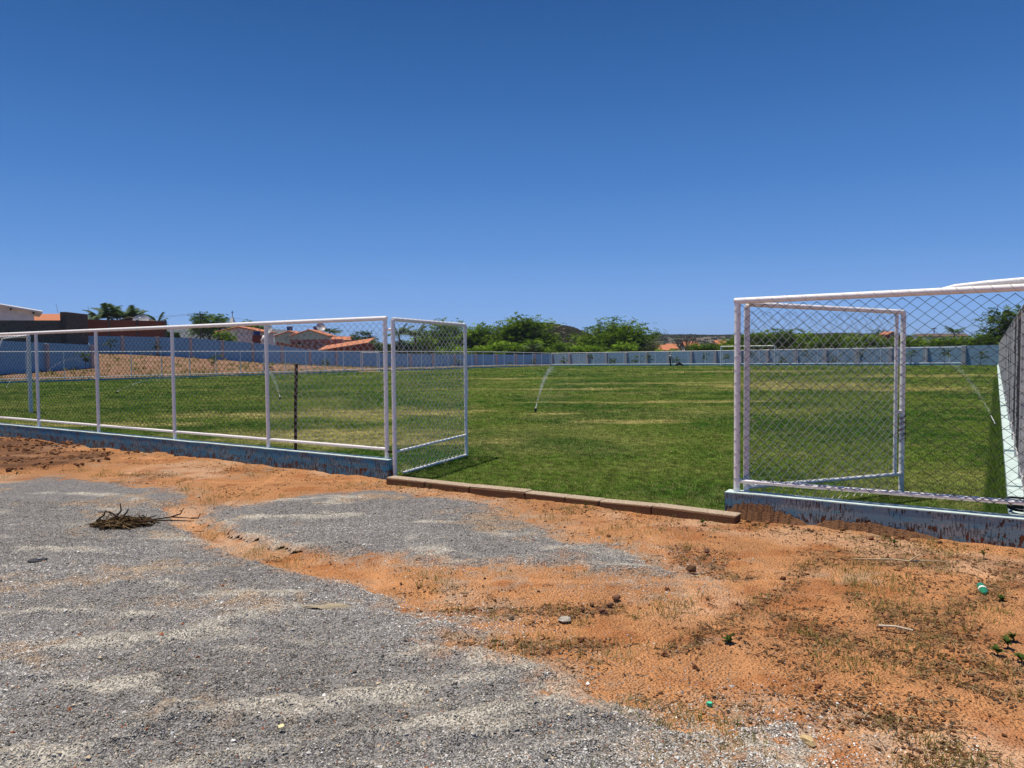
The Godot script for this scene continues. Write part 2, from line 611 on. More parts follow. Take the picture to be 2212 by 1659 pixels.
func soil_color(x: float, z: float, edge: float) -> Color:
	var c := Color(0.585, 0.285, 0.12)
	var pale := smoothstep(0.0, 0.45, n1.get_noise_2d(x * 2.2 + 40.0, z * 2.2) + 0.35 * n2.get_noise_2d(x + 9.0, z))
	c = c.lerp(Color(0.68, 0.43, 0.265), pale * 0.8)
	var deep := smoothstep(0.1, 0.5, n2.get_noise_2d(x * 0.8 - 30.0, z * 1.4) + 0.3 * n3.get_noise_2d(x, z))
	c = c.lerp(Color(0.42, 0.16, 0.052), deep * 0.7)
	# gravel dust thinly spread beyond the crushed stone
	var dust := (1.0 - smoothstep(0.0, 0.55, edge)) * smoothstep(-0.25, 0.25, n3.get_noise_2d(x * 1.3, z * 1.3 + 70.0))
	c = c.lerp(Color(0.43, 0.36, 0.275), dust * 0.65)
	var mixed := smoothstep(0.12, 0.42, n1.get_noise_2d(x * 3.1 - 11.0, z * 3.1 + 5.0)) * smoothstep(0.0, 0.3, n3.get_noise_2d(x * 0.8, z * 0.8))
	c = c.lerp(Color(0.42, 0.345, 0.26), mixed * 0.45)
	var brown := smoothstep(0.08, 0.4, n1.get_noise_2d(x * 4.0 + 90.0, z * 5.0) + 0.5 * n3.get_noise_2d(x * 1.7, z * 1.7 - 20.0))
	c = c.lerp(Color(0.30, 0.15, 0.07), brown * 0.28)
	if swept_cache.size():
		c = c.lerp(Color(0.17, 0.095, 0.05), 0.75 * cached(swept_cache, x, z) * smoothstep(-0.25, 0.25, n3.get_noise_2d(x * 2.5 + 7.0, z * 2.5)))
	var clod := 1.0 - smoothstep(-0.3, 0.2, clod_edge(x, z))
	c = c.lerp(Color(0.15, 0.072, 0.034), clod * (0.55 + 0.45 * smoothstep(-0.2, 0.2, n2.get_noise_2d(x * 2.0, z * 2.0))))
	return c

func build_ground() -> void:
	for g in GRAVEL:
		gravel_polys.append(packed(g))
	clod_poly = packed(CLODS)
	var cache := PackedFloat32Array()
	for j in 170:
		for i in 276:
			cache.append(broad_edge(-8.5 + 0.06 * i, -12.5 + 0.06 * j))
	edge_cache = cache
	var packs := []
	for set_ in [RIDGES, RILL, SWEPT]:
		var l := []
		for a in set_:
			l.append(packed(a))
		packs.append(l)
	for j in 170:
		for i in 276:
			var p := Vector2(-8.5 + 0.06 * i, -12.5 + 0.06 * j)
			p += Vector2(n2.get_noise_2d(p.x * 1.5, p.y * 1.5), n2.get_noise_2d(p.x * 1.5 + 60.0, p.y * 1.5)) * 0.12
			ridge_cache.append(near_lines(p, packs[0], 0.075))
			rill_cache.append(near_lines(p, packs[1], 0.17))
			var s := near_lines(p, packs[2], 0.10)
			for d in DRIFTS:
				s = maxf(s, 1.0 - smoothstep(0.4, 1.1, Vector2((p.x - d[0]) / d[2], (p.y - d[1]) / d[3]).length()))
			swept_cache.append(s)
	var xs := lines(-70.0, 60.0, -6.6, 5.4, 0.045)
	var zs := lines(-34.0, 40.0, -12.6, -2.6, 0.045)
	var w := xs.size()
	var hs := PackedFloat32Array()
	var hg := PackedFloat32Array()
	var cs := PackedColorArray()
	var cg := PackedColorArray()
	var keep := PackedByteArray()
	for z in zs:
		for x in xs:
			var e := gravel_edge(x, z)
			var h := soil_height(x, z)
			var inside := fa(x, z) > 8.6
			if clod_poly.size() and clod_edge(x, z) < 0.0 and not inside:
				h += 0.05 + 0.05 * absf(n2.get_noise_2d(x * 3.0, z * 3.0)) + 0.05 * absf(n3.get_noise_2d(x, z))
			hs.append(h)
			cs.append(soil_color(x, z, e))
			var lift := clampf(-e * 0.16, -0.05, 0.028)
			var track := rut(x, z)
			hg.append(h + lift + 0.05 * track + 0.006 * n3.get_noise_2d(x * 2.0, z * 2.0) + 0.03 * n2.get_noise_2d(x * 1.2 + 3.0, z * 2.2))
			keep.append(1 if e < 0.25 and not inside else 0)
			var streak := fines(x, z, track)
			var q := Color(0.275, 0.27, 0.26).lerp(Color(0.62, 0.585, 0.50), streak * 0.85)
			var warm := smoothstep(0.2, 0.5, n1.get_noise_2d(x * 2.4 + 80.0, z * 4.0) + 0.3 * n3.get_noise_2d(x + 5.0, z))
			q = q.lerp(Color(0.50, 0.34, 0.20), warm * 0.65)
			var shore := smoothstep(-0.28, 0.05, e + 0.2 * n3.get_noise_2d(x * 2.0 + 31.0, z * 2.0))
			cg.append(q.lerp(cs[-1], shore * 0.7))
	setting("ground", sheet(xs, zs, hs, cs), M.soil)
	setting("gravel_bed", sheet(xs, zs, hg, cg, keep), M.gravel)
	scatter_stones()
	scatter_litter()

func pebble(seed_: int, flat := 0.7) -> Mesh:
	var g := RandomNumberGenerator.new()
	g.seed = seed_
	var s := Shape.new()
	var p := []
	for q in [Vector3.RIGHT, Vector3.BACK, Vector3.LEFT, Vector3.FORWARD]:
		p.append((q + Vector3(g.randf_range(-0.3, 0.3), g.randf_range(-0.25, 0.25), g.randf_range(-0.3, 0.3))) * g.randf_range(0.75, 1.15))
	var top := Vector3(g.randf_range(-0.4, 0.4), flat, g.randf_range(-0.4, 0.4))
	var low := Vector3(g.randf_range(-0.3, 0.3), -flat, g.randf_range(-0.3, 0.3))
	for i in 4:
		var a: Vector3 = p[i]
		var b: Vector3 = p[(i + 1) % 4]
		s.poly([a, b, top], a + b + top)
		s.poly([a, b, low], a + b + low)
	return s.mesh(M.stone)

func turned(o: Vector3, size: float, flat := 1.0) -> Transform3D:
	var b := Basis(Vector3.UP, rng.randf() * TAU) * Basis(Vector3.RIGHT, rng.randf_range(-0.5, 0.5)) * Basis(Vector3.BACK, rng.randf_range(-0.5, 0.5))
	return Transform3D(b.scaled(Vector3(size, size * flat, size)), o)

func scatter_stones() -> void:
	var sets := [[], [], []]
	var tints := [[], [], []]
	var n := 0
	while n < 520000:
		n += 1
		# even over the ground in strips, more of them close by where single stones show
		var depth := 2.9 + 7.0 * pow(rng.randf(), 1.3)
		var x := rng.randf_range(-0.74, 0.72) * depth
		var z := -depth
		if fa(x, z) > 8.4:
			continue
		var e := gravel_edge(x, z)
		if e > 0.9 or (e > 0.0 and rng.randf() > 0.5 * exp(-e * 4.0) + 0.012):
			continue
		if e < 0.0 and rng.randf() > 0.88 and depth > 7.0:
			continue
		var lift := clampf(-e * 0.16, -0.05, 0.028) if e < 0.25 else 0.0
		var y := soil_height(x, z) + maxf(lift, 0.0) + 0.03 * n2.get_noise_2d(x * 1.2 + 3.0, z * 2.2) * (1.0 if e < 0.0 else 0.0)
		var dust := 0.0
		if e < 0.0:
			var track := rut(x, z)
			y += 0.05 * track
			dust = fines(x, z, track)
			if rng.randf() < dust * 0.5:
				continue
		var r := 0.0024 + 0.005 * pow(rng.randf(), 2.4)
		if rng.randf() < 0.02:
			r *= rng.randf_range(1.5, 2.6)
		var k := rng.randi() % 3
		sets[k].append(turned(Vector3(x, y + r * 0.25, z), r))
		var g := (0.09 + 0.64 * pow(rng.randf(), 1.25)) * (1.0 + 0.7 * n1.get_noise_2d(x * 1.6 - 20.0, z * 2.6))
		var c := Color(g, g * 0.978, g * 0.915)
		c = c.lerp(Color(0.56, 0.52, 0.43), dust * 0.45)
		var u := rng.randf()
		if u < 0.012:
			c = Color(0.9, 0.89, 0.86)
		elif u < 0.03:
			c = Color(0.34, 0.12, 0.05)
		elif u < 0.12:
			c = Color(0.55, 0.46, 0.33)
		tints[k].append(c)
	for k in 3:
		var o := copies("gravel", pebble(100 + k), sets[k], tints[k], self)
		tag(o, "loose grey crushed stone lying over the dirt road", "gravel")

# Clods, twigs, dead leaves and stubble lying on the earth.
func litter_density(x: float, z: float) -> float:
	var e := gravel_edge(x, z)
	var d := smoothstep(0.14, 0.45, n1.get_noise_2d(x * 3.6 + 17.0, z * 3.4) + 0.5 * n2.get_noise_2d(x * 0.9, z * 0.9 + 8.0))
	d *= 0.6 * smoothstep(-0.1, 0.5, e)
	d += 0.7 * smoothstep(0.6, 2.2, x) * smoothstep(0.08, 0.34, n1.get_noise_2d(x * 4.0 - 4.0, z * 5.0) + 0.3 * n3.get_noise_2d(x * 0.6, z * 0.6))
	if swept_cache.size():
		d += 0.9 * cached(swept_cache, x, z)
	var by_wall := fa(x, z)
	if by_wall > 7.9 and by_wall < 8.8:
		d += 0.3
	if clod_edge(x, z) < 0.0:
		d += 0.8
	return clampf(d, 0.03 if e > 0.0 else 0.0, 1.0)

func scatter_litter() -> void:
	var twig := Shape.new()
	twig.tube([Vector3(-0.5, 0, 0), Vector3(0.05, 0.1, 0.09), Vector3(0.5, 0.0, -0.03)], [0.035, 0.03, 0.02], 4)
	var chip := Shape.new()
	chip.poly([Vector3(-0.5, 0.02, 0), Vector3(0, 0.14, 0.28), Vector3(0.02, 0.04, -0.02)], Vector3.UP)
	chip.poly([Vector3(0, 0.14, 0.28), Vector3(0.5, 0.0, 0.05), Vector3(0.02, 0.04, -0.02)], Vector3.UP)
	chip.poly([Vector3(-0.5, 0.02, 0), Vector3(0.02, 0.04, -0.02), Vector3(0.05, 0.12, -0.3)], Vector3.UP)
	chip.poly([Vector3(0.02, 0.04, -0.02), Vector3(0.5, 0.0, 0.05), Vector3(0.05, 0.12, -0.3)], Vector3.UP)
	var tm := twig.mesh(M.stone)
	var cm := chip.mesh(M.stone)
	var clod := Shape.new()
	clod.rock(Vector3.ZERO, Vector3(1, 0.6, 0.8), 77, 0.35)
	var dm := clod.mesh(M.stone)
	var ts := []; var tc := []; var ls := []; var lc := []; var ds := []; var dc := []
	for i in 150000:
		var depth := 2.9 + 14.5 * pow(rng.randf(), 1.4)
		var x := rng.randf_range(-0.78, 0.72) * depth
		var z := -depth
		if fa(x, z) > 8.65 or rng.randf() > litter_density(x, z):
			continue
		var o := Vector3(x, soil_height(x, z) + 0.004, z)
		var in_clods := clod_edge(x, z) < 0.0
		if in_clods:
			o.y += 0.06
		var u := rng.randf()
		if u < 0.34 and not in_clods:
			var s := rng.randf_range(0.02, 0.10)
			ts.append(turned(o, s, 0.8))
			tc.append([Color(0.10, 0.06, 0.035), Color(0.2, 0.13, 0.07), Color(0.36, 0.27, 0.15), Color(0.06, 0.035, 0.02)][rng.randi() % 4])
		elif u < 0.66:
			ls.append(turned(o, rng.randf_range(0.012, 0.035)))
			lc.append([Color(0.09, 0.05, 0.03), Color(0.16, 0.08, 0.04), Color(0.26, 0.15, 0.07), Color(0.07, 0.05, 0.035)][rng.randi() % 4])
		else:
			var s := 0.003 + 0.013 * pow(rng.randf(), 4.0)
			if in_clods:
				s = 0.008 + 0.04 * pow(rng.randf(), 2.5)
			ds.append(turned(o, s))
			dc.append(Color(0.30, 0.13, 0.055).lerp(Color(0.075, 0.04, 0.022), sqrt(rng.randf())))
	tag(copies("dry_twigs", tm, ts, tc, self), "dry brown twigs and stalks strewn over the bare earth", "twigs")
	tag(copies("dead_leaves", cm, ls, lc, self), "curled dead leaves and chaff strewn over the bare earth", "leaves")
	tag(copies("dirt_clods", dm, ds, dc, self), "crumbs and clods of brown earth on the dirt", "clods")
	# stubble: small weeds in loose drifts
	var gs := []; var gc := []
	var wm := tuft_mesh(61, 5, 0.035, 0.05, 0.004)
	for i in 26000:
		var depth := 2.9 + 13.0 * pow(rng.randf(), 1.3)
		var x := rng.randf_range(-0.78, 0.72) * depth
		var z := -depth
		if fa(x, z) > 8.65:
			continue
		var e := gravel_edge(x, z)
		var d := 0.5 * cached(swept_cache, x, z) + smoothstep(0.15, 0.5, n1.get_noise_2d(x * 2.8 - 60.0, z * 3.6) + 0.5 * n2.get_noise_2d(x * 1.2, z * 1.2 - 40.0))
		if e < 0.0:
			d *= 0.05
		if Vector2(x - 0.62, (z + 3.6) * 0.8).length() < 0.42 or Vector2(x - 1.12, z + 3.72).length() < 0.16:
			d += 0.5
		if fa(x, z) > 8.2 and fb(x, z) > -7.0:
			d += 0.25
		if rng.randf() > d:
			continue
		gs.append(turned(Vector3(x, soil_height(x, z), z), rng.randf_range(0.5, 1.3)))
		gc.append(Color(0.10, 0.14, 0.035).lerp(Color(0.26, 0.19, 0.08), pow(rng.randf(), 0.6)))
	tag(copies("stubble", wm, gs, gc, self), "thin drifts of short stubble and seedlings on the orange earth", "weeds")

func tuft_mesh(seed_: int, blades: int, spread: float, height: float, width: float, lean := 0.5) -> Mesh:
	var g := RandomNumberGenerator.new()
	g.seed = seed_
	var s := Shape.new()
	for i in blades:
		var q := g.randf() * TAU
		var o := Vector3(cos(q), 0, sin(q)) * spread * sqrt(g.randf())
		var h := height * g.randf_range(0.55, 1.15)
		var q2 := g.randf() * TAU
		var dir := Vector3(cos(q2), 0, sin(q2))
		var side := Vector3(-dir.z, 0, dir.x) * width * 0.5
		var mid := o + dir * h * lean * 0.4 + Vector3(0, h * 0.62, 0)
		var tip := o + dir * h * lean * g.randf_range(0.8, 1.5) + Vector3(0, h, 0)
		s.tint = Color.WHITE * g.randf_range(0.75, 1.2)
		var nn := (Vector3.UP * 0.8 - dir * 0.5).normalized()
		var a := s.vert(o - side, nn)
		var b := s.vert(o + side, nn)
		var c := s.vert(mid + side * 0.8, nn)
		var d := s.vert(mid - side * 0.8, nn)
		var e := s.vert(tip, nn)
		s.face(a, b, c, nn); s.face(a, c, d, nn); s.face(d, c, e, nn)
	return s.mesh(M.blade)

# ---- the pitch ----
const DRY := [[-4.3, -17.3, 3.6, 2.2], [-4.8, -24.0, 4.0, 2.6], [3.2, -37.8, 5.0, 1.2], [-0.2, -53.0, 5.0, 2.0], [14.8, -39.5, 6.5, 5.5], [17.9, -34.9, 5.0, 2.0], [-8.3, -23.5, 3.5, 1.4], [2.9, -20.4, 1.8, 0.7], [-2.0, -16.3, 2.2, 1.0], [20.0, -66.0, 9.0, 3.5], [-14.0, -74.5, 9.0, 1.6], [27.9, -51.2, 9.0, 3.0], [-7.0, -15.5, 2.5, 0.8], [9.0, -44.0, 8.0, 1.4], [12.0, -80.0, 12.0, 1.5], [1.2, -23.2, 1.1, 0.35], [-12, -20.5, 4, 0.8], [6, -28, 5, .9]]

var dry_spots := PackedVector4Array()

func pitch_y(a: float, b: float) -> float:
	var t := (a - 9.0) / 83.4
	var u := -b / 52.3
	return lerpf(0.28 * u * u, lerpf(0.15, -0.1, u), t)

func dryness(x: float, z: float) -> float:
	var near := 9.0
	for e in dry_spots:
		near = minf(near, ((x - e.x) * (x - e.x)) * e.z + ((z - e.y) * (z - e.y)) * e.w)
	var d := 1.0 - smoothstep(0.3, 1.2, sqrt(near) + 0.55 * n1.get_noise_2d(x * 2.0, z * 2.0) + 0.3 * n2.get_noise_2d(x * 0.8, z * 0.8))
	d *= 0.5 + 0.5 * smoothstep(-0.3, 0.3, n2.get_noise_2d(x * 0.7, z * 1.2))
	d += 0.22 * smoothstep(0.15, 0.55, n1.get_noise_2d(x * 0.55 + 33.0, z * 0.9)) 
	d += 0.14 * smoothstep(0.1, 0.5, n2.get_noise_2d(x * 0.5, z * 0.5))
	return clampf(d, 0, 1)

func grass_color(x: float, z: float, dry := -1.0) -> Color:
	var lush := smoothstep(-0.35, 0.35, n1.get_noise_2d(x * 0.8 + 7.0, z * 0.8) + 0.5 * n2.get_noise_2d(x * 0.6, z * 0.6))
	var c := Color(0.105, 0.165, 0.031).lerp(Color(0.044, 0.108, 0.018), lush)
	return c.lerp(Color(0.44, 0.38, 0.165), (dry if dry >= 0.0 else dryness(x, z)) * 0.8)

func build_pitch() -> void:
	for e in DRY:
		dry_spots.append(Vector4(e[0], e[1], 1.0 / (e[2] * e[2]), 1.0 / (e[3] * e[3])))
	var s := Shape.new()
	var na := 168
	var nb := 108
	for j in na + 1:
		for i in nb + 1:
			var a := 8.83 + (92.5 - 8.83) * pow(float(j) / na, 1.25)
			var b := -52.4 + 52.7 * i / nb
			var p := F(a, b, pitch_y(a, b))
			s.tint = grass_color(p.x, p.z) * 0.62  # darkened so that the gaps between tufts look shaded
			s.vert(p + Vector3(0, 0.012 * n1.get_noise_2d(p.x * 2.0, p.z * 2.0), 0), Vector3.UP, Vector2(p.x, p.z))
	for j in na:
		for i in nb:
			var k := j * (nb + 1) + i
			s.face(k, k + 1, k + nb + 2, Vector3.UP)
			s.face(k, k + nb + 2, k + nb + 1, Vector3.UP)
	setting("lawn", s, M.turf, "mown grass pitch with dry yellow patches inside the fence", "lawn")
	var me := tuft_mesh(5, 11, 0.075, 0.05, 0.009, 0.7)
	var gs := []; var gc := []
	for band in [[8.4, 13.0, 60000, 0.62], [13.0, 20.0, 72000, 0.85], [20.0, 32.0, 62000, 1.3], [32.0, 55.0, 55000, 2.0], [55.0, 106.0, 45000, 3.4]]:
		for i in band[2]:
			var depth: float = sqrt(lerpf(band[0] * band[0], band[1] * band[1], rng.randf()))
			var x := rng.randf_range(-0.72, 0.70) * depth
			var z := -depth
			var a := fa(x, z)
			var b := fb(x, z)
			if a < 8.72 or a > 92.2 or b > 0.1 or b < -52.0 or (a < 9.1 and (b < -7.75 or b > -2.6)):
				continue
			var dry := dryness(x, z)
			var c := grass_color(x, z, dry) * rng.randf_range(0.5, 1.65) * (1.08 + 0.75 * n3.get_noise_2d(x * 1.1, z * 0.8))
			if rng.randf() < 0.12:
				c = c.lerp(Color(0.42, 0.36, 0.18), 0.6)
			var k: float = band[3] * rng.randf_range(0.8, 1.25)
			var b2 := Basis(Vector3.UP, rng.randf() * TAU).scaled(Vector3(k, (0.45 + 0.35 * k) * (1.0 - 0.45 * dry) * rng.randf_range(0.7, 1.25), k))
			gs.append(Transform3D(b2, Vector3(x, pitch_y(a, b) - 0.006, z)))
			gc.append(Color(c.r, c.g, c.b))
	tag(copies("grass", me, gs, gc, self), "short mown grass blades covering the pitch", "grass")
	# uncut grass along the side wall
	var tall := tuft_mesh(9, 12, 0.05, 0.17, 0.009, 0.6)
	gs = []; gc = []
	for i in 3600:
		var a := 9.2 + 45.0 * pow(rng.randf(), 1.6)
		var b := 0.13 - 0.16 * pow(rng.randf(), 1.2)
		var p := F(a, b)
		gs.append(Transform3D(Basis(Vector3.UP, rng.randf() * TAU).scaled(Vector3.ONE * rng.randf_range(0.6, 1.25)), p))
		gc.append(Color(0.035, 0.085, 0.018).lerp(Color(0.09, 0.13, 0.03), rng.randf()))
	tag(copies("tall_grass", tall, gs, gc, self), "tall uncut dark grass along the pale side wall", "grass")

# ---- low walls, kerb, near fence ----
func worn_paint(seed_: int, paint: Color, faded: Color, fresh: Color) -> ImageTexture:
	var w := 2048
	var h := 96
	var nb := FastNoiseLite.new(); nb.seed = seed_; nb.frequency = 0.012; nb.fractal_octaves = 4
	var ns := FastNoiseLite.new(); ns.seed = seed_ + 1; ns.frequency = 0.09; ns.fractal_octaves = 3
	var bytes := PackedByteArray()
	bytes.resize(w * h * 3)
	for y in h:
		var low := float(y) / h
		for x in w:
			var broad := nb.get_noise_2d(x, y * 2.0)
			var streak := ns.get_noise_2d(x * 2.2, y * 0.3)
			var fine := ns.get_noise_2d(x * 4.0 + 300.0, y * 4.0)
			var c := paint.lerp(faded, smoothstep(-0.25, 0.25, broad + 0.3 * fine))
			c = c.lerp(fresh, smoothstep(0.1, 0.4, nb.get_noise_2d(x * 1.7 + 900.0, y * 3.0)) * 0.7)
			c *= 0.9 + 0.25 * fine
			# bare render shows where the paint has flaked, in upright runs above the earth
			var flake := streak + 0.75 * nb.get_noise_2d(x * 2.6 + 500.0, y * 1.5) + (0.06 if low > 0.4 else -0.34)
			if flake > 0.27:
				c = Color(0.10, 0.052, 0.03).lerp(Color(0.045, 0.03, 0.025), smoothstep(-0.2, 0.2, fine))
				if flake > 0.52 and low > 0.3:
					c = Color(0.17, 0.06, 0.025)
			elif ns.get_noise_2d(x * 3.0 + 77.0, y * 0.35) + 0.6 * broad > 0.3 - 0.12 * low:
				c = c * 0.45
			c = c.linear_to_srgb()
			var k := (y * w + x) * 3
			bytes[k] = int(clampf(c.r, 0, 1) * 255)
			bytes[k + 1] = int(clampf(c.g, 0, 1) * 255)
			bytes[k + 2] = int(clampf(c.b, 0, 1) * 255)
	return ImageTexture.create_from_image(Image.create_from_data(w, h, false, Image.FORMAT_RGB8, bytes))

func low_wall(label: String, m: Material, b0: float, b1: float, top: float, shift: float) -> Node3D:
	var t := thing("low_wall", label, "wall", F(8.9, (b0 + b1) * 0.5))
	var s := Shape.new()
	var a0 := 8.81
	var a1 := 8.99
	var y0 := -0.12
	var n := int(absf(b1 - b0) / 0.35)
	# front face in short lengths so that its top edge and plane wander a little
	for i in n:
		var q := []
		for e in [i, i + 1]:
			var b := lerpf(b0, b1, float(e) / n)
			var wob := 0.006 * n2.get_noise_2d(b * 3.0, shift)
			q.append([b, a0 + wob, top + 0.006 * n2.get_noise_2d(b * 2.0, shift + 9.0)])
		var pts := [F(q[0][1], q[0][0], y0), F(q[1][1], q[1][0], y0), F(q[1][1], q[1][0], q[1][2]), F(q[0][1], q[0][0], q[0][2])]
		s.poly(pts, -D, [Vector2(q[0][0] / 12.0 + shift, 1), Vector2(q[1][0] / 12.0 + shift, 1), Vector2(q[1][0] / 12.0 + shift, 0.02), Vector2(q[0][0] / 12.0 + shift, 0.02)])
	s.poly([F(a1, b0, y0), F(a1, b1, y0), F(a1, b1, top), F(a1, b0, top)], D)
	for b in [b0, b1]:
		s.poly([F(a0, b, y0), F(a1, b, y0), F(a1, b, top), F(a0, b, top)], R * (b - (b0 + b1) * 0.5), [Vector2(0.5, 1), Vector2(0.515, 1), Vector2(0.515, 0), Vector2(0.5, 0)])
	part("wall_face", s, m, t)
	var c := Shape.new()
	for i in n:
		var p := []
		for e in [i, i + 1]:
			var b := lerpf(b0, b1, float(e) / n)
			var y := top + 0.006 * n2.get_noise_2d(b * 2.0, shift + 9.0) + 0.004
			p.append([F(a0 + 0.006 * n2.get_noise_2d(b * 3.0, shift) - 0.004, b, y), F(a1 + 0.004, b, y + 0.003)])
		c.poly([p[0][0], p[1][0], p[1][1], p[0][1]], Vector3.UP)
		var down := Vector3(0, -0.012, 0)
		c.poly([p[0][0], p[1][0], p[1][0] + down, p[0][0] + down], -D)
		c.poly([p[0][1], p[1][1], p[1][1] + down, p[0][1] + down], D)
	part("sunlit_top", c, M.mint_wall, t)  # pale strip added: sunlit brightness of the wall top put into its colour
	return t

func build_near_walls() -> void:
	var m := mat("worn_paint", 1, 1, 1, 0.9)
	m.albedo_texture = worn_paint(71, Color(0.09, 0.27, 0.38), Color(0.22, 0.32, 0.35), Color(0.05, 0.27, 0.46))
	var m2 := mat("chalky_paint", 1, 1, 1, 0.9)
	m2.albedo_texture = worn_paint(171, Color(0.22, 0.34, 0.39), Color(0.36, 0.41, 0.40), Color(0.14, 0.34, 0.44))
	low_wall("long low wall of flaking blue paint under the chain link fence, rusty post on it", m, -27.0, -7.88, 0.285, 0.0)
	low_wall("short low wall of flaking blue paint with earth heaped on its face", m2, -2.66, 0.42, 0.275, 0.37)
	# side wall with pale joints, running away along the pitch
	var t := thing("side_wall", "pale mint low wall running along the side of the pitch", "wall", F(50, 0.27))
	var a := 9.0
	var k := 0
	while a < 92.5:
		var len := 1.9 if a < 30.0 else 8.0
		var s := Shape.new()
		var y := 0.27 + 0.025 * (k % 2) - 0.006 * (k % 3)
		s.chamfer(F(a + len * 0.5, 0.27, y * 0.5 - 0.06), Vector3(len - 0.012, y + 0.12, 0.26), 0.008, Basis(D, Vector3.UP, D.cross(Vector3.UP)))
		part("wall_block", s, M.mint_wall, t)
		a += len
		k += 1
	# threshold across the gateway
	var kerb := Node3D.new()
	kerb.name = "kerb"
	kerb.set_meta("kind", "structure")
	kerb.position = F(8.6, -5.2)
	add_child(kerb)
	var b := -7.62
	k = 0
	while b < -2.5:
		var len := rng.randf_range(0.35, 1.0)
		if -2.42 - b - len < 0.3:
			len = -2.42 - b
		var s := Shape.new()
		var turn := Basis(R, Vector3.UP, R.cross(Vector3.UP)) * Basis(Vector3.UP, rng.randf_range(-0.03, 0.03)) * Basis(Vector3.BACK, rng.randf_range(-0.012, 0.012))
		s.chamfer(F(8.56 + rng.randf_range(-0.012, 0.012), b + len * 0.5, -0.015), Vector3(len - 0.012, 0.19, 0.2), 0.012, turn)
		part("kerb_stone", s, M.brown_face, kerb)  # brown holds soil stain and the shade of the kerb front
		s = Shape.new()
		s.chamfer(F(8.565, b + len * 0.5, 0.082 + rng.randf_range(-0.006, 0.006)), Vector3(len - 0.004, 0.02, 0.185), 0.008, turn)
		part("kerb_pale_top", s, M.concrete, kerb)  # concrete-coloured top, added to stay paler than the front painted in shade
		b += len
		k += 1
	# earth heaped against the right-hand wall
	for e in [[-2.2, 0.46, 0.17, 3], [-1.05, 0.6, 0.09, 4]]:
		var s := Shape.new()
		# a thin skin of earth: a lopsided hump on the wall's face, thicker at its foot
		var cols := 60
		for i in cols:
			var q := []
			for edge in [i, i + 1]:
				var u: float = 2.0 * edge / cols - 1.0
				var top: float = e[2] * pow(maxf(0.0, 1.0 - pow(absf(u + 0.25), 1.5 if u > -0.25 else 3.0) / (1.4 if u > -0.25 else 0.45)), 0.8) * (1.0 + 0.3 * n2.get_noise_2d(u * 5.0, e[3]) + 0.12 * n3.get_noise_2d(u * 6.0, e[3]))
				var bb: float = e[0] + e[1] * u
				q.append([F(8.72 + 0.03 * n3.get_noise_2d(bb * 3.0, 2.0), bb, -0.04), F(8.78 + 0.012 * n3.get_noise_2d(bb * 5.0, 9.0), bb, top * 0.55), F(8.803, bb, top)])
			s.poly([q[0][0], q[1][0], q[1][1], q[0][1]], -D)
			s.poly([q[0][1], q[1][1], q[1][2], q[0][2]], -D)
		single("dirt_mound", s, M.brown_face, "taller dark brown earth heap against the blue wall by the gatepost" if e[3] == 3 else "low dark brown earth heap further along the flaking blue wall", "earth mound")

func zigzag(s: Shape, o: Vector3, along: Vector3, length: float, y0: float, y1: float, w := 0.14, h := 0.115, r := 0.0042, slack := 0.022) -> void:
	var out := along.cross(Vector3.UP).normalized()
	var n := int(length / (w * 0.5))
	var m := int((y1 - y0) / (h * 0.5))
	for i in n:
		var pts := []
		for j in m + 1:
			var x := i * w * 0.5 + (w * 0.5 + 0.004) * ((i + j) % 2) - 0.002
			var p := o + along * minf(x, length) + Vector3(0, y0 + j * h * 0.5, 0)
			pts.append(p + out * (slack * n2.get_noise_2d(x * 0.8 + o.x * 9.0, j * 0.12) + 0.004 * ((j % 2) * 2 - 1)) + Vector3(0, slack * 0.8 * n2.get_noise_2d(x * 1.2 - 30.0, j * 0.2 + o.z), 0))
		s.tube(pts, [r], 3, false)

func ties(s: Shape, a: Vector3, b: Vector3, r: float, pitch: float) -> void:
	var d := (b - a).normalized()
	var side := d.cross(Vector3.UP if absf(d.y) < 0.9 else Vector3.RIGHT).normalized()
	var up := d.cross(side)
	var len := a.distance_to(b)
	var pts := []
	var n := int(len / pitch * 8)
	for i in n + 1:
		var q := TAU * i / 8.0 + 0.7 * sin(i * 0.11)
		pts.append(a + d * (len * i / n) + (side * cos(q) + up * sin(q)) * (r + 0.003))
	s.tube(pts, [0.0028], 3, false)

func pipe(called: String, a: Vector3, b: Vector3, r: float, parent: Node3D, tied := 0.0, m: Material = null) -> MeshInstance3D:
	var s := Shape.new()
	var d := (b - a).normalized()
	s.tube([a, a + d * 0.004, b - d * 0.004, b], [r - 0.004, r, r, r - 0.004], 14)
	var o := part(called, s, m if m else M.white_paint, parent)
	if tied > 0.0:
		var q := Shape.new()
		ties(q, a, b, r, tied)
		part("tie_wire", q, M.tie_wire, parent)
	return o

func link_panel(parent: Node3D, a: Vector3, b: Vector3, y0: float, y1: float, m: Material) -> void:
	var s := Shape.new()
	var flat := Vector3(b.x - a.x, 0, b.z - a.z)
	zigzag(s, Vector3(a.x, 0, a.z), flat.normalized(), flat.length(), y0, y1)
	part("wire_mesh", s, m, parent)

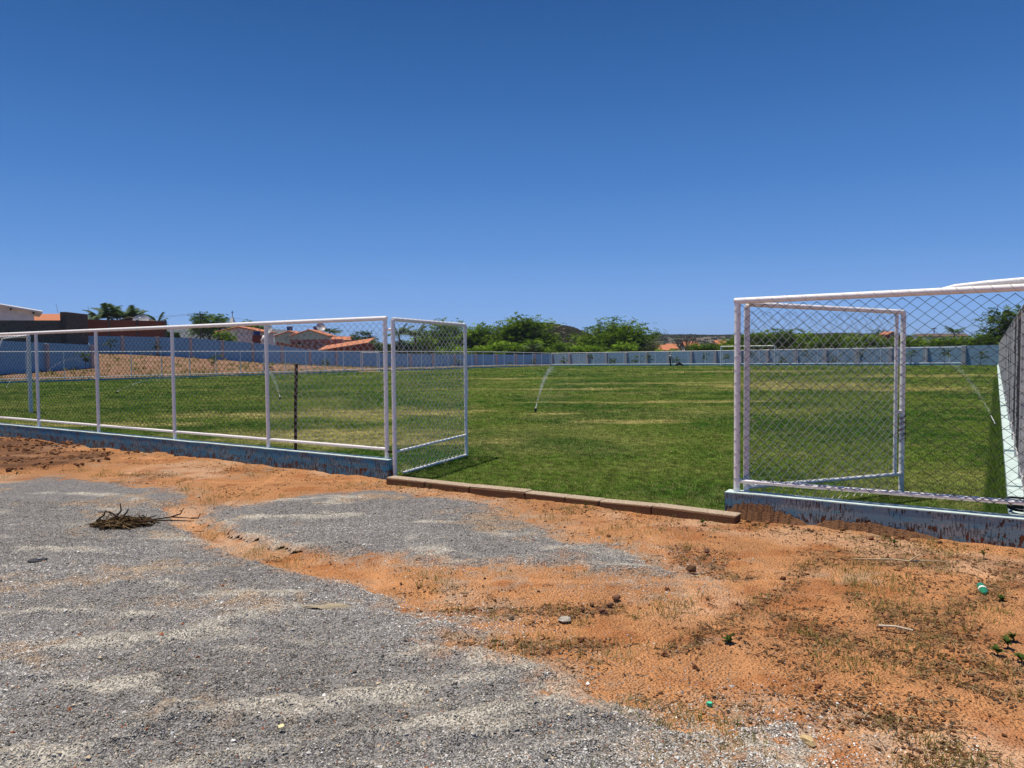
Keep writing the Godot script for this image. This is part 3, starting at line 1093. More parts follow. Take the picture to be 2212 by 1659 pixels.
func build_near_fence() -> void:
	var t := thing("chain_link_fence", "white tube chain link fence on the long low wall with the rusty post", "fence", F(8.9, -16, 0.29))
	var posts := [-7.995, -10.75, -13.47, -16.16, -18.67, -21.3, -24.0, -26.6]
	for i in posts.size():
		pipe("post", F(8.9, posts[i], 0.27), F(8.9, posts[i], 2.45), 0.033, t, 0.13 if i == 0 else 0.0)
		if i + 1 < posts.size():
			pipe("bottom_rail", F(8.9, posts[i] - 0.025, 0.44), F(8.9, posts[i + 1] + 0.025, 0.44), 0.025, t)
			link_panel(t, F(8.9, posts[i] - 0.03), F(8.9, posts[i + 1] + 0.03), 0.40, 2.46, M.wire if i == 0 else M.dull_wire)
	pipe("top_rail", F(8.9, -7.96, 2.475), F(8.9, -26.65, 2.455), 0.035, t, 0.24)
	# rusty steel post
	var s := Shape.new()
	s.tube([F(8.95, -10.12, 0.29), F(8.95, -10.10, 1.0), F(8.95, -10.06, 1.75)], [0.026, 0.027, 0.027], 10)
	s.box(F(8.95, -10.06, 1.755), Vector3(0.075, 0.012, 0.06), Basis(R, Vector3.UP, -D))
	single("steel_post", s, M.rust, "thin rusty brown steel post standing behind the chain link mesh", "post")
	# right-hand length, up to the corner
	t = thing("chain_link_fence", "white tube chain link fence on the short low wall beside the wide gate leaf", "fence", F(8.9, -1.1, 0.28))
	pipe("post", F(8.9, -2.545, 0.265), F(8.9, -2.545, 2.49), 0.035, t, 0.14)
	pipe("post", F(8.9, 0.33, 0.265), F(8.9, 0.33, 2.5), 0.035, t, 0.14)
	pipe("top_rail", F(8.9, -2.58, 2.51), F(8.9, 0.36, 2.525), 0.036, t, 0.15)
	pipe("bottom_rail", F(8.9, -2.515, 0.405), F(8.9, 0.3, 0.425), 0.026, t, 0.2)
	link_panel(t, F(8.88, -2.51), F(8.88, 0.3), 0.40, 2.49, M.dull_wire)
	# side fence, seen along its length
	t = thing("side_fence", "long chain link fence along the side of the pitch, on the pale wall", "fence", F(50, 0.3, 0.3))
	var top := Shape.new()
	for k in 36:
		var a := 9.1 + 2.38 * k
		pipe("post", F(a, 0.29, 0.28), F(a, 0.29, 2.42), 0.028, t, 0.0, M.grey_pillar)
		if k < 35:
			pipe("top_rail", F(a, 0.29, 2.44), F(a + 2.38, 0.29, 2.44), 0.026, t, 0.0, M.grey_pillar)
			pipe("bottom_rail", F(a + 0.03, 0.29, 0.42), F(a + 2.35, 0.29, 0.42), 0.02, t, 0.0, M.grey_pillar)
			var s2 := Shape.new()
			if k < 12:
				zigzag(s2, F(a, 0.29), D, 2.38, 0.35, 2.42, 0.14, 0.115, 0.0042, 0.03)
			else:
				zigzag(s2, F(a, 0.29), D, 2.38, 0.35, 2.42, 0.28, 0.23, 0.008, 0.04)
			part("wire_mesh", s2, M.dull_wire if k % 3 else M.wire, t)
	# bent spare tube lashed over the top rail at the corner
	s = Shape.new()
	s.tube([F(9.0, -0.52, 2.53), F(9.0, -0.36, 2.565), F(9.0, -0.1, 2.585), F(9.0, 0.42, 2.61)], [0.022, 0.028, 0.03, 0.03], 12)
	single("spare_tube", s, M.white_paint, "short bent white tube lashed behind the top rail at the corner", "tube")

func build_gates() -> void:
	# narrow leaf, swung in
	var h := F(8.9, -7.835)
	var e := Vector3(-0.85, 0, -13.9)
	var up := func(p: Vector3, y: float) -> Vector3: return Vector3(p.x, y, p.z)
	var t := thing("gate_leaf", "narrow white chain link gate leaf swung in over the grass by the long wall", "gate", h)
	pipe("hinge_stile", up.call(h, 0.0), up.call(h, 2.45), 0.033, t, 0.16)
	pipe("latch_stile", up.call(e, 0.04), up.call(e, 2.42), 0.031, t, 0.2)
	pipe("top_rail", up.call(h, 2.455), up.call(e, 2.435), 0.031, t, 0.14)
	pipe("middle_rail", up.call(h.lerp(e, 0.012), 0.40), up.call(e, 0.42), 0.022, t)
	pipe("bottom_rail", up.call(h.lerp(e, 0.1), 0.045), up.call(e, 0.05), 0.022, t, 0.12)
	link_panel(t, h.lerp(e, 0.014), h.lerp(e, 0.985), 0.06, 2.44, M.wire)
	var out := (e - h).normalized()
	pipe("latch_bar", up.call(e + out * 0.06, 1.08), up.call(e + out * 0.06, 1.62), 0.018, t)
	for y in [2.30, 0.40]:
		var s := Shape.new()
		s.rod(F(8.9, -7.97, y), F(8.9, -7.85, y), 0.022 if y > 1.0 else 0.016, 10)
		part("hinge", s, M.white_paint if y > 1.0 else M.rust, t)
	# wide leaf, folded back behind the short fence
	h = F(8.975, -2.455)
	e = Vector3(5.2, 0, -10.1)
	t = thing("gate_leaf", "wide white chain link gate leaf folded back, with a chain on its latch", "gate", h)
	var i := h.lerp(e, 0.952)
	pipe("hinge_stile", up.call(h, 0.28), up.call(h, 2.46), 0.033, t, 0.14)
	pipe("inner_stile", up.call(i, 0.28), up.call(i, 2.40), 0.024, t)
	pipe("latch_stile", up.call(e, 0.0), up.call(e, 2.42), 0.034, t, 0.22)
	pipe("top_rail", up.call(h, 2.475), up.call(e, 2.425), 0.03, t, 0.2)
	pipe("bottom_rail", up.call(h, 0.325), up.call(e, 0.265), 0.024, t)
	var s := Shape.new()
	var flat := i - h
	zigzag(s, h, flat.normalized(), flat.length(), 0.04, 2.42)
	part("wire_mesh", s, M.wire, t)
	s = Shape.new()
	s.chamfer(up.call(e.lerp(i, 0.4), 1.10), Vector3(0.16, 0.045, 0.05), 0.006, Basis(flat.normalized(), Vector3.UP, flat.normalized().cross(Vector3.UP)))
	part("latch", s, M.wire, t)
	s = Shape.new()
	for k in 30:
		var q := k * 0.9
		var y := 1.05 - 0.011 * k
		var o: Vector3 = up.call(e, y) + Vector3(cos(q), 0, sin(q)) * 0.036
		var b := Basis(Vector3(cos(q), 0.3, sin(q)).normalized(), k * 1.3)
		var ring := []
		for a in 7:
			ring.append(o + b * Vector3(cos(a * TAU / 6.0) * 0.016, sin(a * TAU / 6.0) * 0.024, 0))
		s.tube(ring, [0.0042], 4, false)
	part("chain", s, M.rust, t)

# ---- the far side of the pitch: inner fences, boundary walls, goals, sprinklers, the groundsman ----
func verge_y(a: float, b: float) -> float:
	return clampf((-b - 52.8) * 0.064, 0.0, 2.4) * smoothstep(78.0, 48.0, a) + lerpf(0.22, -0.12, clampf((a - 24.0) / 60.0, 0, 1))

func slab(s: Shape, p: Vector3, q: Vector3, yp0: float, yp1: float, yq0: float, yq1: float, thick: float) -> void:
	var side := (q - p).cross(Vector3.UP).normalized() * thick * 0.5
	var up := Vector3.UP
	var k := []
	for e in [-1.0, 1.0]:
		k.append([p + side * e + up * yp0, q + side * e + up * yq0, q + side * e + up * yq1, p + side * e + up * yp1])
	s.poly(k[0], -side)
	s.poly(k[1], side)
	s.poly([k[0][3], k[0][2], k[1][2], k[1][3]], up)
	s.poly([k[0][0], k[0][3], k[1][3], k[1][0]], p - q)
	s.poly([k[0][1], k[0][2], k[1][2], k[1][1]], q - p)

func wall_left(k: float) -> Vector3:
	return Vector3(121.0 * (0.0543 - 0.0246 * k), 0, -121.0 * (1.0 - 0.017 * k))

func wall_right(k: float) -> Vector3:
	return Vector3(121.0 * (0.0543 + 0.02106 * k), 0, -121.0 * (1.0 - 0.02145 * k))

func along(list: Array, x: float) -> float:
	for i in list.size() - 1:
		if x <= list[i + 1][0]:
			return lerpf(list[i][1], list[i + 1][1], (x - list[i][0]) / (list[i + 1][0] - list[i][0]))
	return list[-1][1]

const LEFT_TOPS := [[0, 1.52], [2, 1.5], [4, 1.6], [7, 1.73], [9, 2.04], [10, 2.12], [11, 2.48], [12, 2.9], [13, 3.31], [14, 3.57], [15, 3.89], [16, 3.98], [17, 4.03], [18, 4.07]]

func build_far() -> void:
	# bare bank between the fence and the boundary wall
	var s := Shape.new()
	var na := 120
	var nb := 70
	for j in na + 1:
		for i in nb + 1:
			var a := 110.0 * j / na
			var b := -52.45 - 62.0 * pow(float(i) / nb, 1.4)
			var y := verge_y(a, b)
			var p := F(a, b, y + 0.05 * n1.get_noise_2d(a * 1.5, b * 1.5))
			var green := smoothstep(-0.05, 0.35, n1.get_noise_2d(a * 1.3, b * 2.0) + 0.5 * n2.get_noise_2d(a * 0.5, b * 0.5) + 0.35 * smoothstep(-57.0, -53.0, b) - 0.1)
			s.tint = Color(0.29, 0.158, 0.095).lerp(Color(0.34, 0.205, 0.13), smoothstep(-0.3, 0.3, n2.get_noise_2d(a * 0.3, b * 0.3))).lerp(Color(0.19, 0.17, 0.07), green * 0.8)
			s.vert(p, Vector3(0, 1, 0) + R * 0.06, Vector2(a, b))
	for j in na:
		for i in nb:
			var k := j * (nb + 1) + i
			s.face(k, k + 1, k + nb + 2, Vector3.UP)
			s.face(k, k + nb + 2, k + nb + 1, Vector3.UP)
	setting("bank", s, M.soil)
	var bg := []; var bc := []
	var wm := tuft_mesh(63, 9, 0.18, 0.16, 0.03, 0.7)
	for i in 3800:
		var a := rng.randf_range(20.0, 95.0)
		var b := -52.7 - 30.0 * pow(rng.randf(), 2.2)
		if rng.randf() > 0.15 + smoothstep(0.0, 0.4, n1.get_noise_2d(a * 1.3, b * 2.0) + 0.35 * smoothstep(-57.0, -53.0, b)):
			continue
		bg.append(Transform3D(Basis(Vector3.UP, rng.randf() * TAU).scaled(Vector3.ONE * rng.randf_range(0.6, 1.8)), F(a, b, verge_y(a, b))))
		bc.append(Color(0.12, 0.14, 0.05).lerp(Color(0.27, 0.2, 0.1), rng.randf()))
	tag(copies("bank_weeds", wm, bg, bc, self), "dry weeds growing on the bare orange bank", "weeds")

	# inner fence of thin white tube on a blue kerb: down the far side ...
	var t := thing("rail_fence", "white rail fence on a blue kerb below the orange bank", "fence", F(58, -52.3))
	var k := 0
	var top := [[20, 2.2], [45, 2.14], [65, 2.05], [80, 1.93], [92.4, 1.70]]
	var low := [[20, 0.5], [35, 0.42], [60, 0.33], [80, 0.28], [92.4, 0.12]]
	while k < 32:
		var a := 92.0 - 2.335 * k
		var a2 := a - 2.335
		pipe("post", F(a, -52.3, along(low, a) - 0.35), F(a, -52.3, along(top, a)), 0.028, t)
		if not (a < 57.6 and a > 55.0):
			pipe("bottom_rail", F(a, -52.3, along(low, a)), F(a2, -52.3, along(low, a2)), 0.024, t)
		pipe("top_rail", F(a, -52.3, along(top, a)), F(a2, -52.3, along(top, a2)), 0.032, t)
		k += 1
	s = Shape.new()
	for i in 8:
		var a := 92.3 - 4.4 * i
		slab(s, F(a, -52.3), F(a - 4.4, -52.3), -0.4, along(low, a) - 0.14, -0.4, along(low, a - 4.4) - 0.14, 0.2)
	part("kerb", s, M.teal_kerb, t)
	s = Shape.new()
	for i in 8:
		var a := 54.2 - 4.4 * i
		slab(s, F(a, -52.3), F(a - 4.4, -52.3), -0.4, along(low, a) - 0.14, -0.4, along(low, a - 4.4) - 0.14, 0.2)
	part("kerb", s, M.teal_kerb, t)
	t = thing("rail_gate", "white tube gate in the rail fence below the bank", "gate", F(55.8, -52.2))
	for a in [54.6, 57.0]:
		pipe("stile", F(a, -52.05, -0.02), F(a, -52.05, 2.0), 0.045, t)
	for y in [0.06, 0.33, 1.98]:
		pipe("rail", F(54.6, -52.05, y), F(57.0, -52.05, y), 0.035, t)
	# ... and across the end
	t = thing("rail_fence", "white rail fence on a blue kerb behind the far goal", "fence", F(92.4, -26))
	top = [[-52.3, 1.70], [0.2, 2.09]]
	low = [[-52.3, 0.14], [0.2, 0.42]]
	k = 0
	while k < 25:
		var b := -52.3 + 2.19 * k
		var b2 := minf(b + 2.19, 0.2)
		pipe("post", F(92.4, b, along(low, b) - 0.35), F(92.4, b, along(top, b)), 0.028, t)
		if b2 > b:
			pipe("bottom_rail", F(92.4, b, along(low, b)), F(92.4, b2, along(low, b2)), 0.03, t)
			pipe("top_rail", F(92.4, b, along(top, b)), F(92.4, b2, along(top, b2)), 0.034, t)
		k += 1
	s = Shape.new()
	for i in 12:
		var b := -52.3 + 4.375 * i
		slab(s, F(92.4, b), F(92.4, b + 4.375), -0.5, along(low, b) - 0.05, -0.5, along(low, b + 4.375) - 0.05, 0.2)
	part("kerb", s, M.teal_kerb, t)

	# boundary walls, panel by panel between pillars
	t = thing("boundary_wall", "deep blue boundary wall with pinkish pillars climbing the bank", "wall", wall_left(9))
	for i in 18:
		var p := wall_left(i)
		var q := wall_left(i + 1)
		var yp := along(LEFT_TOPS, i)
		var yq := along(LEFT_TOPS, i + 1)
		s = Shape.new()
		slab(s, p.lerp(q, 0.05), q.lerp(p, 0.05), yp - 2.6, yp, yq - 2.6, yq, 0.14)
		part("wall_panel", s, M.blue_wall, t)
		s = Shape.new()
		s.chamfer(p + Vector3(0, yp - 1.28, 0), Vector3(0.36, 2.66, 0.3), 0.015, Basis((q - p).normalized(), Vector3.UP, (q - p).normalized().cross(Vector3.UP)))
		part("pillar", s, M.pillar, t)
	t = thing("boundary_wall", "weathered grey blue boundary wall across the end of the pitch", "wall", wall_right(9))
	for i in 17:
		var p := wall_right(i)
		var q := wall_right(i + 1)
		var yp := lerpf(1.52, 2.25, i / 17.0)
		var yq := lerpf(1.52, 2.25, (i + 1) / 17.0)
		s = Shape.new()
		slab(s, p.lerp(q, 0.05), q.lerp(p, 0.05), yp - 2.6, yp, yq - 2.6, yq, 0.14)
		part("wall_panel", s, M.pale_blue_wall, t)
		if i > 0:
			s = Shape.new()
			s.chamfer(p + Vector3(0, yp - 1.3, 0) + Vector3(-0.1, 0, 0.14), Vector3(0.42, 2.66, 0.42), 0.02, Basis((q - p).normalized(), Vector3.UP, (q - p).normalized().cross(Vector3.UP)))
			part("pillar", s, M.grey_pillar, t)
	t = thing("boundary_wall", "blue boundary wall stretch under the tall grey plaster wall, ending in a pale pillar", "wall", Vector3(-36, 0, -58))
	var w := [Vector3(-37.2, 0, -42.5), Vector3(-36.75, 0, -47.6), Vector3(-36.3, 0, -53.0), Vector3(-35.85, 0, -58.4), Vector3(-35.4, 0, -63.8)]
	for i in 4:
		s = Shape.new()
		slab(s, w[i], w[i + 1].lerp(w[i], 0.03), 0.2, 3.25 - 0.11 * i, 0.2, 3.14 - 0.11 * i, 0.14)
		part("wall_panel", s, M.blue_wall, t)
		s = Shape.new()
		s.chamfer(w[i + 1] + Vector3(0.06, 1.6 - 0.055 * i, 0.05), Vector3(0.42, 2.7, 0.34), 0.015)
		part("pillar", s, M.pillar, t)
	s = Shape.new()
	slab(s, w[4] + Vector3(-0.2, 0, -0.2), wall_left(18), 0.2, 2.8, 1.4, 4.0, 0.14)
	part("wall_panel", s, M.blue_wall, t)

	goal("far goal of white posts standing against the end fence", F(91.0, -28.0, 0.05), F(91.0, -21.7, 0.08), 2.34, 1.6)
	goal("near goal of thick white posts behind the long chain link fence", F(12.4, -33.8, 0.03), F(12.4, -26.5, 0.03), 2.57, -1.7)
	groundsman()
	sprinklers()
	saplings()

func goal(label: String, p: Vector3, q: Vector3, h: float, back: float) -> void:
	var t := thing("goal", label, "goal", (p + q) * 0.5)
	var y := Vector3(0, h, 0)
	pipe("post", p, p + y, 0.06, t)
	pipe("post", q, q + y, 0.06, t)
	pipe("crossbar", p + y - Vector3(0, 0.02, 0), q + y - Vector3(0, 0.02, 0), 0.058, t)
	for e in [p, q]:
		pipe("stay", e + y, e + y + D * back * 0.45 + Vector3(0, -0.12, 0), 0.022, t)
		pipe("stay", e + y + D * back * 0.45 + Vector3(0, -0.12, 0), e + D * back, 0.022, t)
	pipe("ground_bar", p + D * back + Vector3(0, 0.03, 0), q + D * back + Vector3(0, 0.03, 0), 0.025, t)

# One smooth skin over tapered bones: [from, to, radius, radius, colour]. Surface nets on a grid.
func skin(bones: Array, cell: float, blend: float) -> Shape:
	var lo := Vector3.INF
	var hi := -Vector3.INF
	for b in bones:
		for p in [b[0], b[1]]:
			lo = lo.min(p - Vector3.ONE * 0.2)
			hi = hi.max(p + Vector3.ONE * 0.2)
	var nx := int((hi.x - lo.x) / cell) + 2
	var ny := int((hi.y - lo.y) / cell) + 2
	var nz := int((hi.z - lo.z) / cell) + 2
	var f := PackedFloat32Array()
	var tints := PackedColorArray()
	f.resize(nx * ny * nz)
	tints.resize(nx * ny * nz)
	var i := 0
	for z in nz:
		for y in ny:
			for x in nx:
				var p := lo + Vector3(x, y, z) * cell
				var d := 1e3
				var best := 1e3
				for b in bones:
					var e: Vector3 = b[1] - b[0]
					var u := clampf((p - b[0]).dot(e) / maxf(e.length_squared(), 1e-6), 0, 1)
					var q: float = p.distance_to(b[0] + e * u) - lerpf(b[2], b[3], u)
					if q < best:
						best = q
						tints[i] = b[4]
					var h := clampf(0.5 + 0.5 * (d - q) / blend, 0, 1)
					d = lerpf(d, q, h) - blend * h * (1.0 - h) if d < 900.0 else q
				f[i] = d
				i += 1
	var s := Shape.new()
	var id := PackedInt32Array()
	id.resize(nx * ny * nz)
	id.fill(-1)
	var corner := [0, 1, nx, nx + 1, nx * ny, nx * ny + 1, nx * ny + nx, nx * ny + nx + 1]
	for z in nz - 1:
		for y in ny - 1:
			for x in nx - 1:
				var o := x + y * nx + z * nx * ny
				var sum := Vector3()
				var hits := 0
				for a in 8:
					for b in 3:
						if a & (1 << b):
							continue
						var d0 := f[o + corner[a]]
						var d1 := f[o + corner[a | (1 << b)]]
						if (d0 < 0.0) != (d1 < 0.0):
							var p := Vector3(a & 1, (a >> 1) & 1, (a >> 2) & 1)
							p[b] += d0 / (d0 - d1)
							sum += p
							hits += 1
				if hits:
					var g := Vector3(f[o + 1] - f[o], f[o + nx] - f[o], f[o + nx * ny] - f[o]).normalized()
					s.tint = tints[o]
					id[o] = s.vert(lo + (Vector3(x, y, z) + sum / hits) * cell, g)
	var step := [1, nx, nx * ny]
	for z in range(1, nz - 1):
		for y in range(1, ny - 1):
			for x in range(1, nx - 1):
				var o := x + y * nx + z * nx * ny
				for b in 3:
					if (f[o] < 0.0) == (f[o + step[b]] < 0.0):
						continue
					var u: int = step[(b + 1) % 3]
					var w: int = step[(b + 2) % 3]
					var q := [id[o], id[o - u], id[o - u - w], id[o - w]]
					var hint := Vector3()
					hint[b] = 1.0 if f[o] < 0.0 else -1.0
					s.face(q[0], q[1], q[2], hint)
					s.face(q[0], q[2], q[3], hint)
	return s

func groundsman() -> void:
	var shirt := Color(0.55, 0.58, 0.62)
	var vest := Color(0.03, 0.05, 0.1)
	var trousers := Color(0.018, 0.018, 0.025)
	var flesh := Color(0.17, 0.085, 0.05)
	var o := Vector3(19.5, 0.06, -93.6)
	var hip := Vector3(0, 0.80, 0)
	var chest := Vector3(0.05, 1.15, 0)
	var bones := [
		[hip + Vector3(0, 0, 0.07), hip + Vector3(0, 0, -0.07), 0.12, 0.12, trousers],
		[hip, chest, 0.13, 0.15, vest], [chest + Vector3(-0.03, 0.08, 0.13), chest + Vector3(-0.03, 0.08, -0.13), 0.085, 0.085, shirt],
		[chest, Vector3(0.07, 1.33, 0), 0.08, 0.055, flesh], [Vector3(0.085, 1.39, 0), Vector3(0.095, 1.46, 0), 0.078, 0.085, flesh], [Vector3(0.15, 1.41, 0), Vector3(0.18, 1.385, 0), 0.03, 0.012, flesh],
		[Vector3(0, 0.78, 0.09), Vector3(0.03, 0.42, 0.1), 0.095, 0.068, trousers], [Vector3(0.03, 0.42, 0.1), Vector3(-0.03, 0.08, 0.1), 0.068, 0.05, trousers], [Vector3(-0.03, 0.045, 0.1), Vector3(0.13, 0.03, 0.1), 0.045, 0.035, trousers],
		[Vector3(0, 0.78, -0.09), Vector3(0.1, 0.42, -0.1), 0.095, 0.068, trousers], [Vector3(0.1, 0.42, -0.1), Vector3(0.12, 0.08, -0.1), 0.068, 0.05, trousers], [Vector3(0.12, 0.045, -0.1), Vector3(0.28, 0.03, -0.1), 0.045, 0.035, trousers]]
	for s in [-1.0, 1.0]:
		bones.append([Vector3(0.03, 1.23, 0.19 * s), Vector3(0.08, 0.97, 0.22 * s), 0.062, 0.052, shirt])
		bones.append([Vector3(0.08, 0.97, 0.22 * s), Vector3(0.33, 0.84, 0.19 * s), 0.046, 0.034, flesh])
		bones.append([Vector3(0.34, 0.835, 0.19 * s), Vector3(0.40, 0.82, 0.18 * s), 0.034, 0.03, flesh])
		for f in 4:
			bones.append([Vector3(0.39, 0.83, (0.145 + 0.025 * f) * s), Vector3(0.44 - 0.006 * f, 0.80, (0.145 + 0.025 * f) * s), 0.012, 0.01, flesh])
		bones.append([Vector3(0.36, 0.84, 0.15 * s), Vector3(0.40, 0.81, 0.125 * s), 0.013, 0.011, flesh])
	for b in bones:
		b[0] += o
		b[1] += o
	var body := skin(bones, 0.032, 0.045)
	var t := thing("person", "person in dark trousers, pale shirt and cap walking behind a push mower", "person", o)
	part("body", body, M.stone, t)
	var cap := Shape.new()
	cap.tint = Color(0.5, 0.45, 0.38)
	cap.blob(o + Vector3(0.09, 1.50, 0), Vector3(0.105, 0.075, 0.1), 3, 0.02, 6, 12)
	cap.chamfer(o + Vector3(0.2, 1.485, 0), Vector3(0.13, 0.014, 0.15), 0.005, Basis(Vector3.BACK, -0.15))
	part("cap", cap, M.stone, t)
	# mower
	var m := o + Vector3(1.15, 0, 0)
	t = thing("push_mower", "dark push mower with a reddish engine cover pushed over the grass", "mower", m)
	var s := Shape.new()
	s.tube([m + Vector3(0, 0.10, 0), m + Vector3(0, 0.17, 0), m + Vector3(0, 0.24, 0), m + Vector3(0, 0.27, 0)], [0.34, 0.36, 0.33, 0.2], 16)
	part("deck", s, M.black_plastic, t)
	s = Shape.new()
	s.tube([m + Vector3(0, 0.26, 0), m + Vector3(0, 0.36, 0), m + Vector3(0, 0.41, 0)], [0.15, 0.15, 0.1], 12)
	part("engine_cover", s, M.rust, t)
	for x in [-0.34, 0.34]:
		for z in [-0.27, 0.27]:
			s = Shape.new()
			s.tube([m + Vector3(x, 0.11, z - 0.035), m + Vector3(x, 0.11, z + 0.035)], [0.11, 0.11], 14)
			part("wheel", s, M.black_plastic, t)
	for z in [-0.18, 0.18]:
		pipe("handle_tube", m + Vector3(-0.28, 0.22, z), m + Vector3(-0.74, 0.82, z), 0.014, t, 0.0, M.rust)
	pipe("handle_grip", m + Vector3(-0.74, 0.82, -0.23), m + Vector3(-0.74, 0.82, 0.23), 0.016, t, 0.0, M.black_plastic)

func sprinklers() -> void:
	var drop := Shape.new()
	drop.blob(Vector3.ZERO, Vector3.ONE, 5, 0.05, 3, 5)
	var water := mat("spray", 0.86, 0.9, 0.92, 0.3)
	water.transparency = BaseMaterial3D.TRANSPARENCY_ALPHA
	water.albedo_color.a = 0.5
	water.vertex_color_use_as_albedo = true
	var dm := drop.mesh(water)
	var list := [
		[Vector3(0.73, 0.02, -23.62), Vector3(2.2, 4.5, -22.0), 1500, 0.012, "pop up sprinkler throwing a long thin white jet over the open grass beyond the gateway"],
		[Vector3(-9.36, 0.04, -30.56), Vector3(-7.7, 4.0, -21.0), 900, 0.013, "pop up sprinkler spraying beyond the rusty steel post"],
		[Vector3(-18.59, 0.06, -35.65), Vector3(-1.0, 3.0, -16.0), 800, 0.013, "pop up sprinkler with a low slanting jet, seen through the chain link bay"],
		[Vector3(-27.2, 0.09, -40.8), Vector3(-9.0, 3.2, -17.0), 700, 0.014, "pop up sprinkler on the grass beyond the near goal"],
		[Vector3(11.23, 0.02, -17.59), Vector3(9.0, 5.2, -20.0), 1300, 0.008, "pop up sprinkler by the tall grass of the side wall"],
		[Vector3(-34.3, 0.6, -56.0), Vector3(6.0, 4.4, 1.5), 600, 0.014, "sprinkler on the bank in front of the blue wall stretch"]]
	for e in list:
		var o: Vector3 = e[0]
		var v: Vector3 = e[1]
		var t := thing("sprinkler", e[4], "sprinkler", o)
		var s := Shape.new()
		s.tube([o + Vector3(0, -0.05, 0), o + Vector3(0, 0.10, 0)], [0.032, 0.032], 10)
		part("riser", s, M.black_plastic, t)
		s = Shape.new()
		s.tube([o + Vector3(0, 0.10, 0), o + Vector3(0, 0.15, 0)], [0.045, 0.04], 10)
		part("nozzle", s, M.black_plastic, t)
		var n := o + Vector3(0, 0.15, 0)
		s = Shape.new()
		var pts := []
		for k in 4:
			var q := 0.010 * k
			pts.append(n + v * q - Vector3(0, 4.9 * q * q, 0))
		s.tube(pts, [0.014, 0.011, 0.009, 0.007], 6)
		part("water_jet", s, water, t)
		var side := v.cross(Vector3.UP).normalized()
		var gs := []; var gc := []
		for i in e[2]:
			var late := rng.randf()
			var q := 0.04 + 0.48 * pow(late, 0.9)
			var mist := rng.randf() < 0.5
			var wide := 0.02 + 0.24 * q + (1.8 * q if mist else 0.0)
			# the breeze carries the fine drops off to one side
			var p := n + v * q * rng.randf_range(0.93, 1.04) - Vector3(0, 4.9 * q * q, 0)
			p += side * rng.randfn(0.0, wide * 0.5) + Vector3(0, rng.randfn(0.0, wide * 0.35), 0)
			if mist:
				p += Vector3(3.0, -1.2, 0.5) * q * rng.randf() * 1.8
			if p.y < 0.03:
				continue
			var r: float = e[3] * (rng.randf_range(0.25, 0.5) if mist else rng.randf_range(0.3, 1.05) * (1.0 - 0.7 * q))
			gs.append(Transform3D(Basis(v.normalized(), rng.randf() * TAU).scaled(Vector3.ONE * r), p))
			gc.append(Color.WHITE)
		copies("water_drops", dm, gs, gc, t)

func saplings() -> void:
	# young plants along the boundary walls: [x, z, height, spread, kind]
	var list := []
	for e in [[0.9, 1.2, 0.7], [2.4, 1.5, 0.6], [3.4, 1.0, 0.7], [4.6, 1.2, 0.8], [5.2, 1.4, 0.8], [6.4, 1.0, 1.3], [7.6, 1.5, 0.5], [8.5, 1.3, 0.6], [9.4, 1.6, 0.6], [10.6, 1.0, 0.6], [11.4, 1.7, 0.6], [12.3, 1.2, 0.7], [13.2, 1.8, 0.6], [14.6, 1.5, 0.6], [15.5, 1.7, 0.8], [16.4, 1.3, 0.6]]:
		var p := wall_right(e[0]) + Vector3(-0.8, -0.1 + 0.02 * e[0], 1.3)
		list.append([p, e[1], e[2], "low leafy shrub" if e[1] < 1.25 else "slender sapling", "in front of the weathered grey blue wall"])
	for e in [[1.4, 1.4, 0.5], [2.6, 1.0, 0.55], [5.0, 1.3, 0.5], [8.2, 1.2, 0.5], [10.6, 1.1, 0.6], [16.1, 1.6, 0.5], [17.4, 1.9, 0.6]]:
		var p := wall_left(e[0]) + Vector3(0.9, along(LEFT_TOPS, e[0]) - 2.2, 1.2)
		list.append([p, e[1], e[2], "low leafy shrub" if e[1] < 1.25 else "slender sapling", "in front of the deep blue wall"])
	list.append([F(42.6, -58.5, verge_y(42.6, -58.5)), 1.5, 0.55, "bushy green shrub", "on the bare orange bank"])
	list.append([F(46.0, -55.5, verge_y(46, -55.5)), 0.9, 0.6, "low leafy shrub", "on the bare orange bank"])
	list.append([F(33.0, -61.5, verge_y(33, -61.5) + 0.1), 1.3, 0.4, "slender sapling", "beside the blue wall stretch's pale pillar"])
	var spray := leaf_spray(15, 7, 0.3, 0.16, 0.4)
	for e in list:
		var o: Vector3 = e[0]
		var t := thing("shrub", "%s %s" % [e[3], e[4]], "shrub", o, "%ss %s" % [e[3], e[4]])
		var s := Shape.new()
		var bent := Vector3(rng.randf_range(-0.25, 0.25), 0, rng.randf_range(-0.2, 0.2))
		s.tube([o - Vector3(0, 0.15, 0), o + bent * 0.4 + Vector3(0, e[1] * 0.5, 0), o + bent + Vector3(0, e[1] * 0.95, 0)], [0.025, 0.02, 0.01], 5)
		part("stem", s, M.bark, t)
		var gs := []; var gc := []
		for i in (30 if e[1] < 1.25 else 20):
			var low: bool = e[1] < 1.25
			var h: float = rng.randf_range(0.12, 1.0) if low else rng.randf_range(0.5, 1.05)
			var p := o + bent * h + Vector3(rng.randfn(0, 0.4) * e[2], h * e[1], rng.randfn(0, 0.4) * e[2])
			gs.append(Transform3D(Basis.from_euler(Vector3(rng.randf_range(-0.6, 0.6), rng.randf() * TAU, rng.randf_range(-0.6, 0.6))).scaled(Vector3.ONE * rng.randf_range(0.6, 1.2)), p))
			gc.append(Color(0.045, 0.085, 0.022).lerp(Color(0.14, 0.17, 0.05), rng.randf()))
		copies("foliage", spray, gs, gc, t)

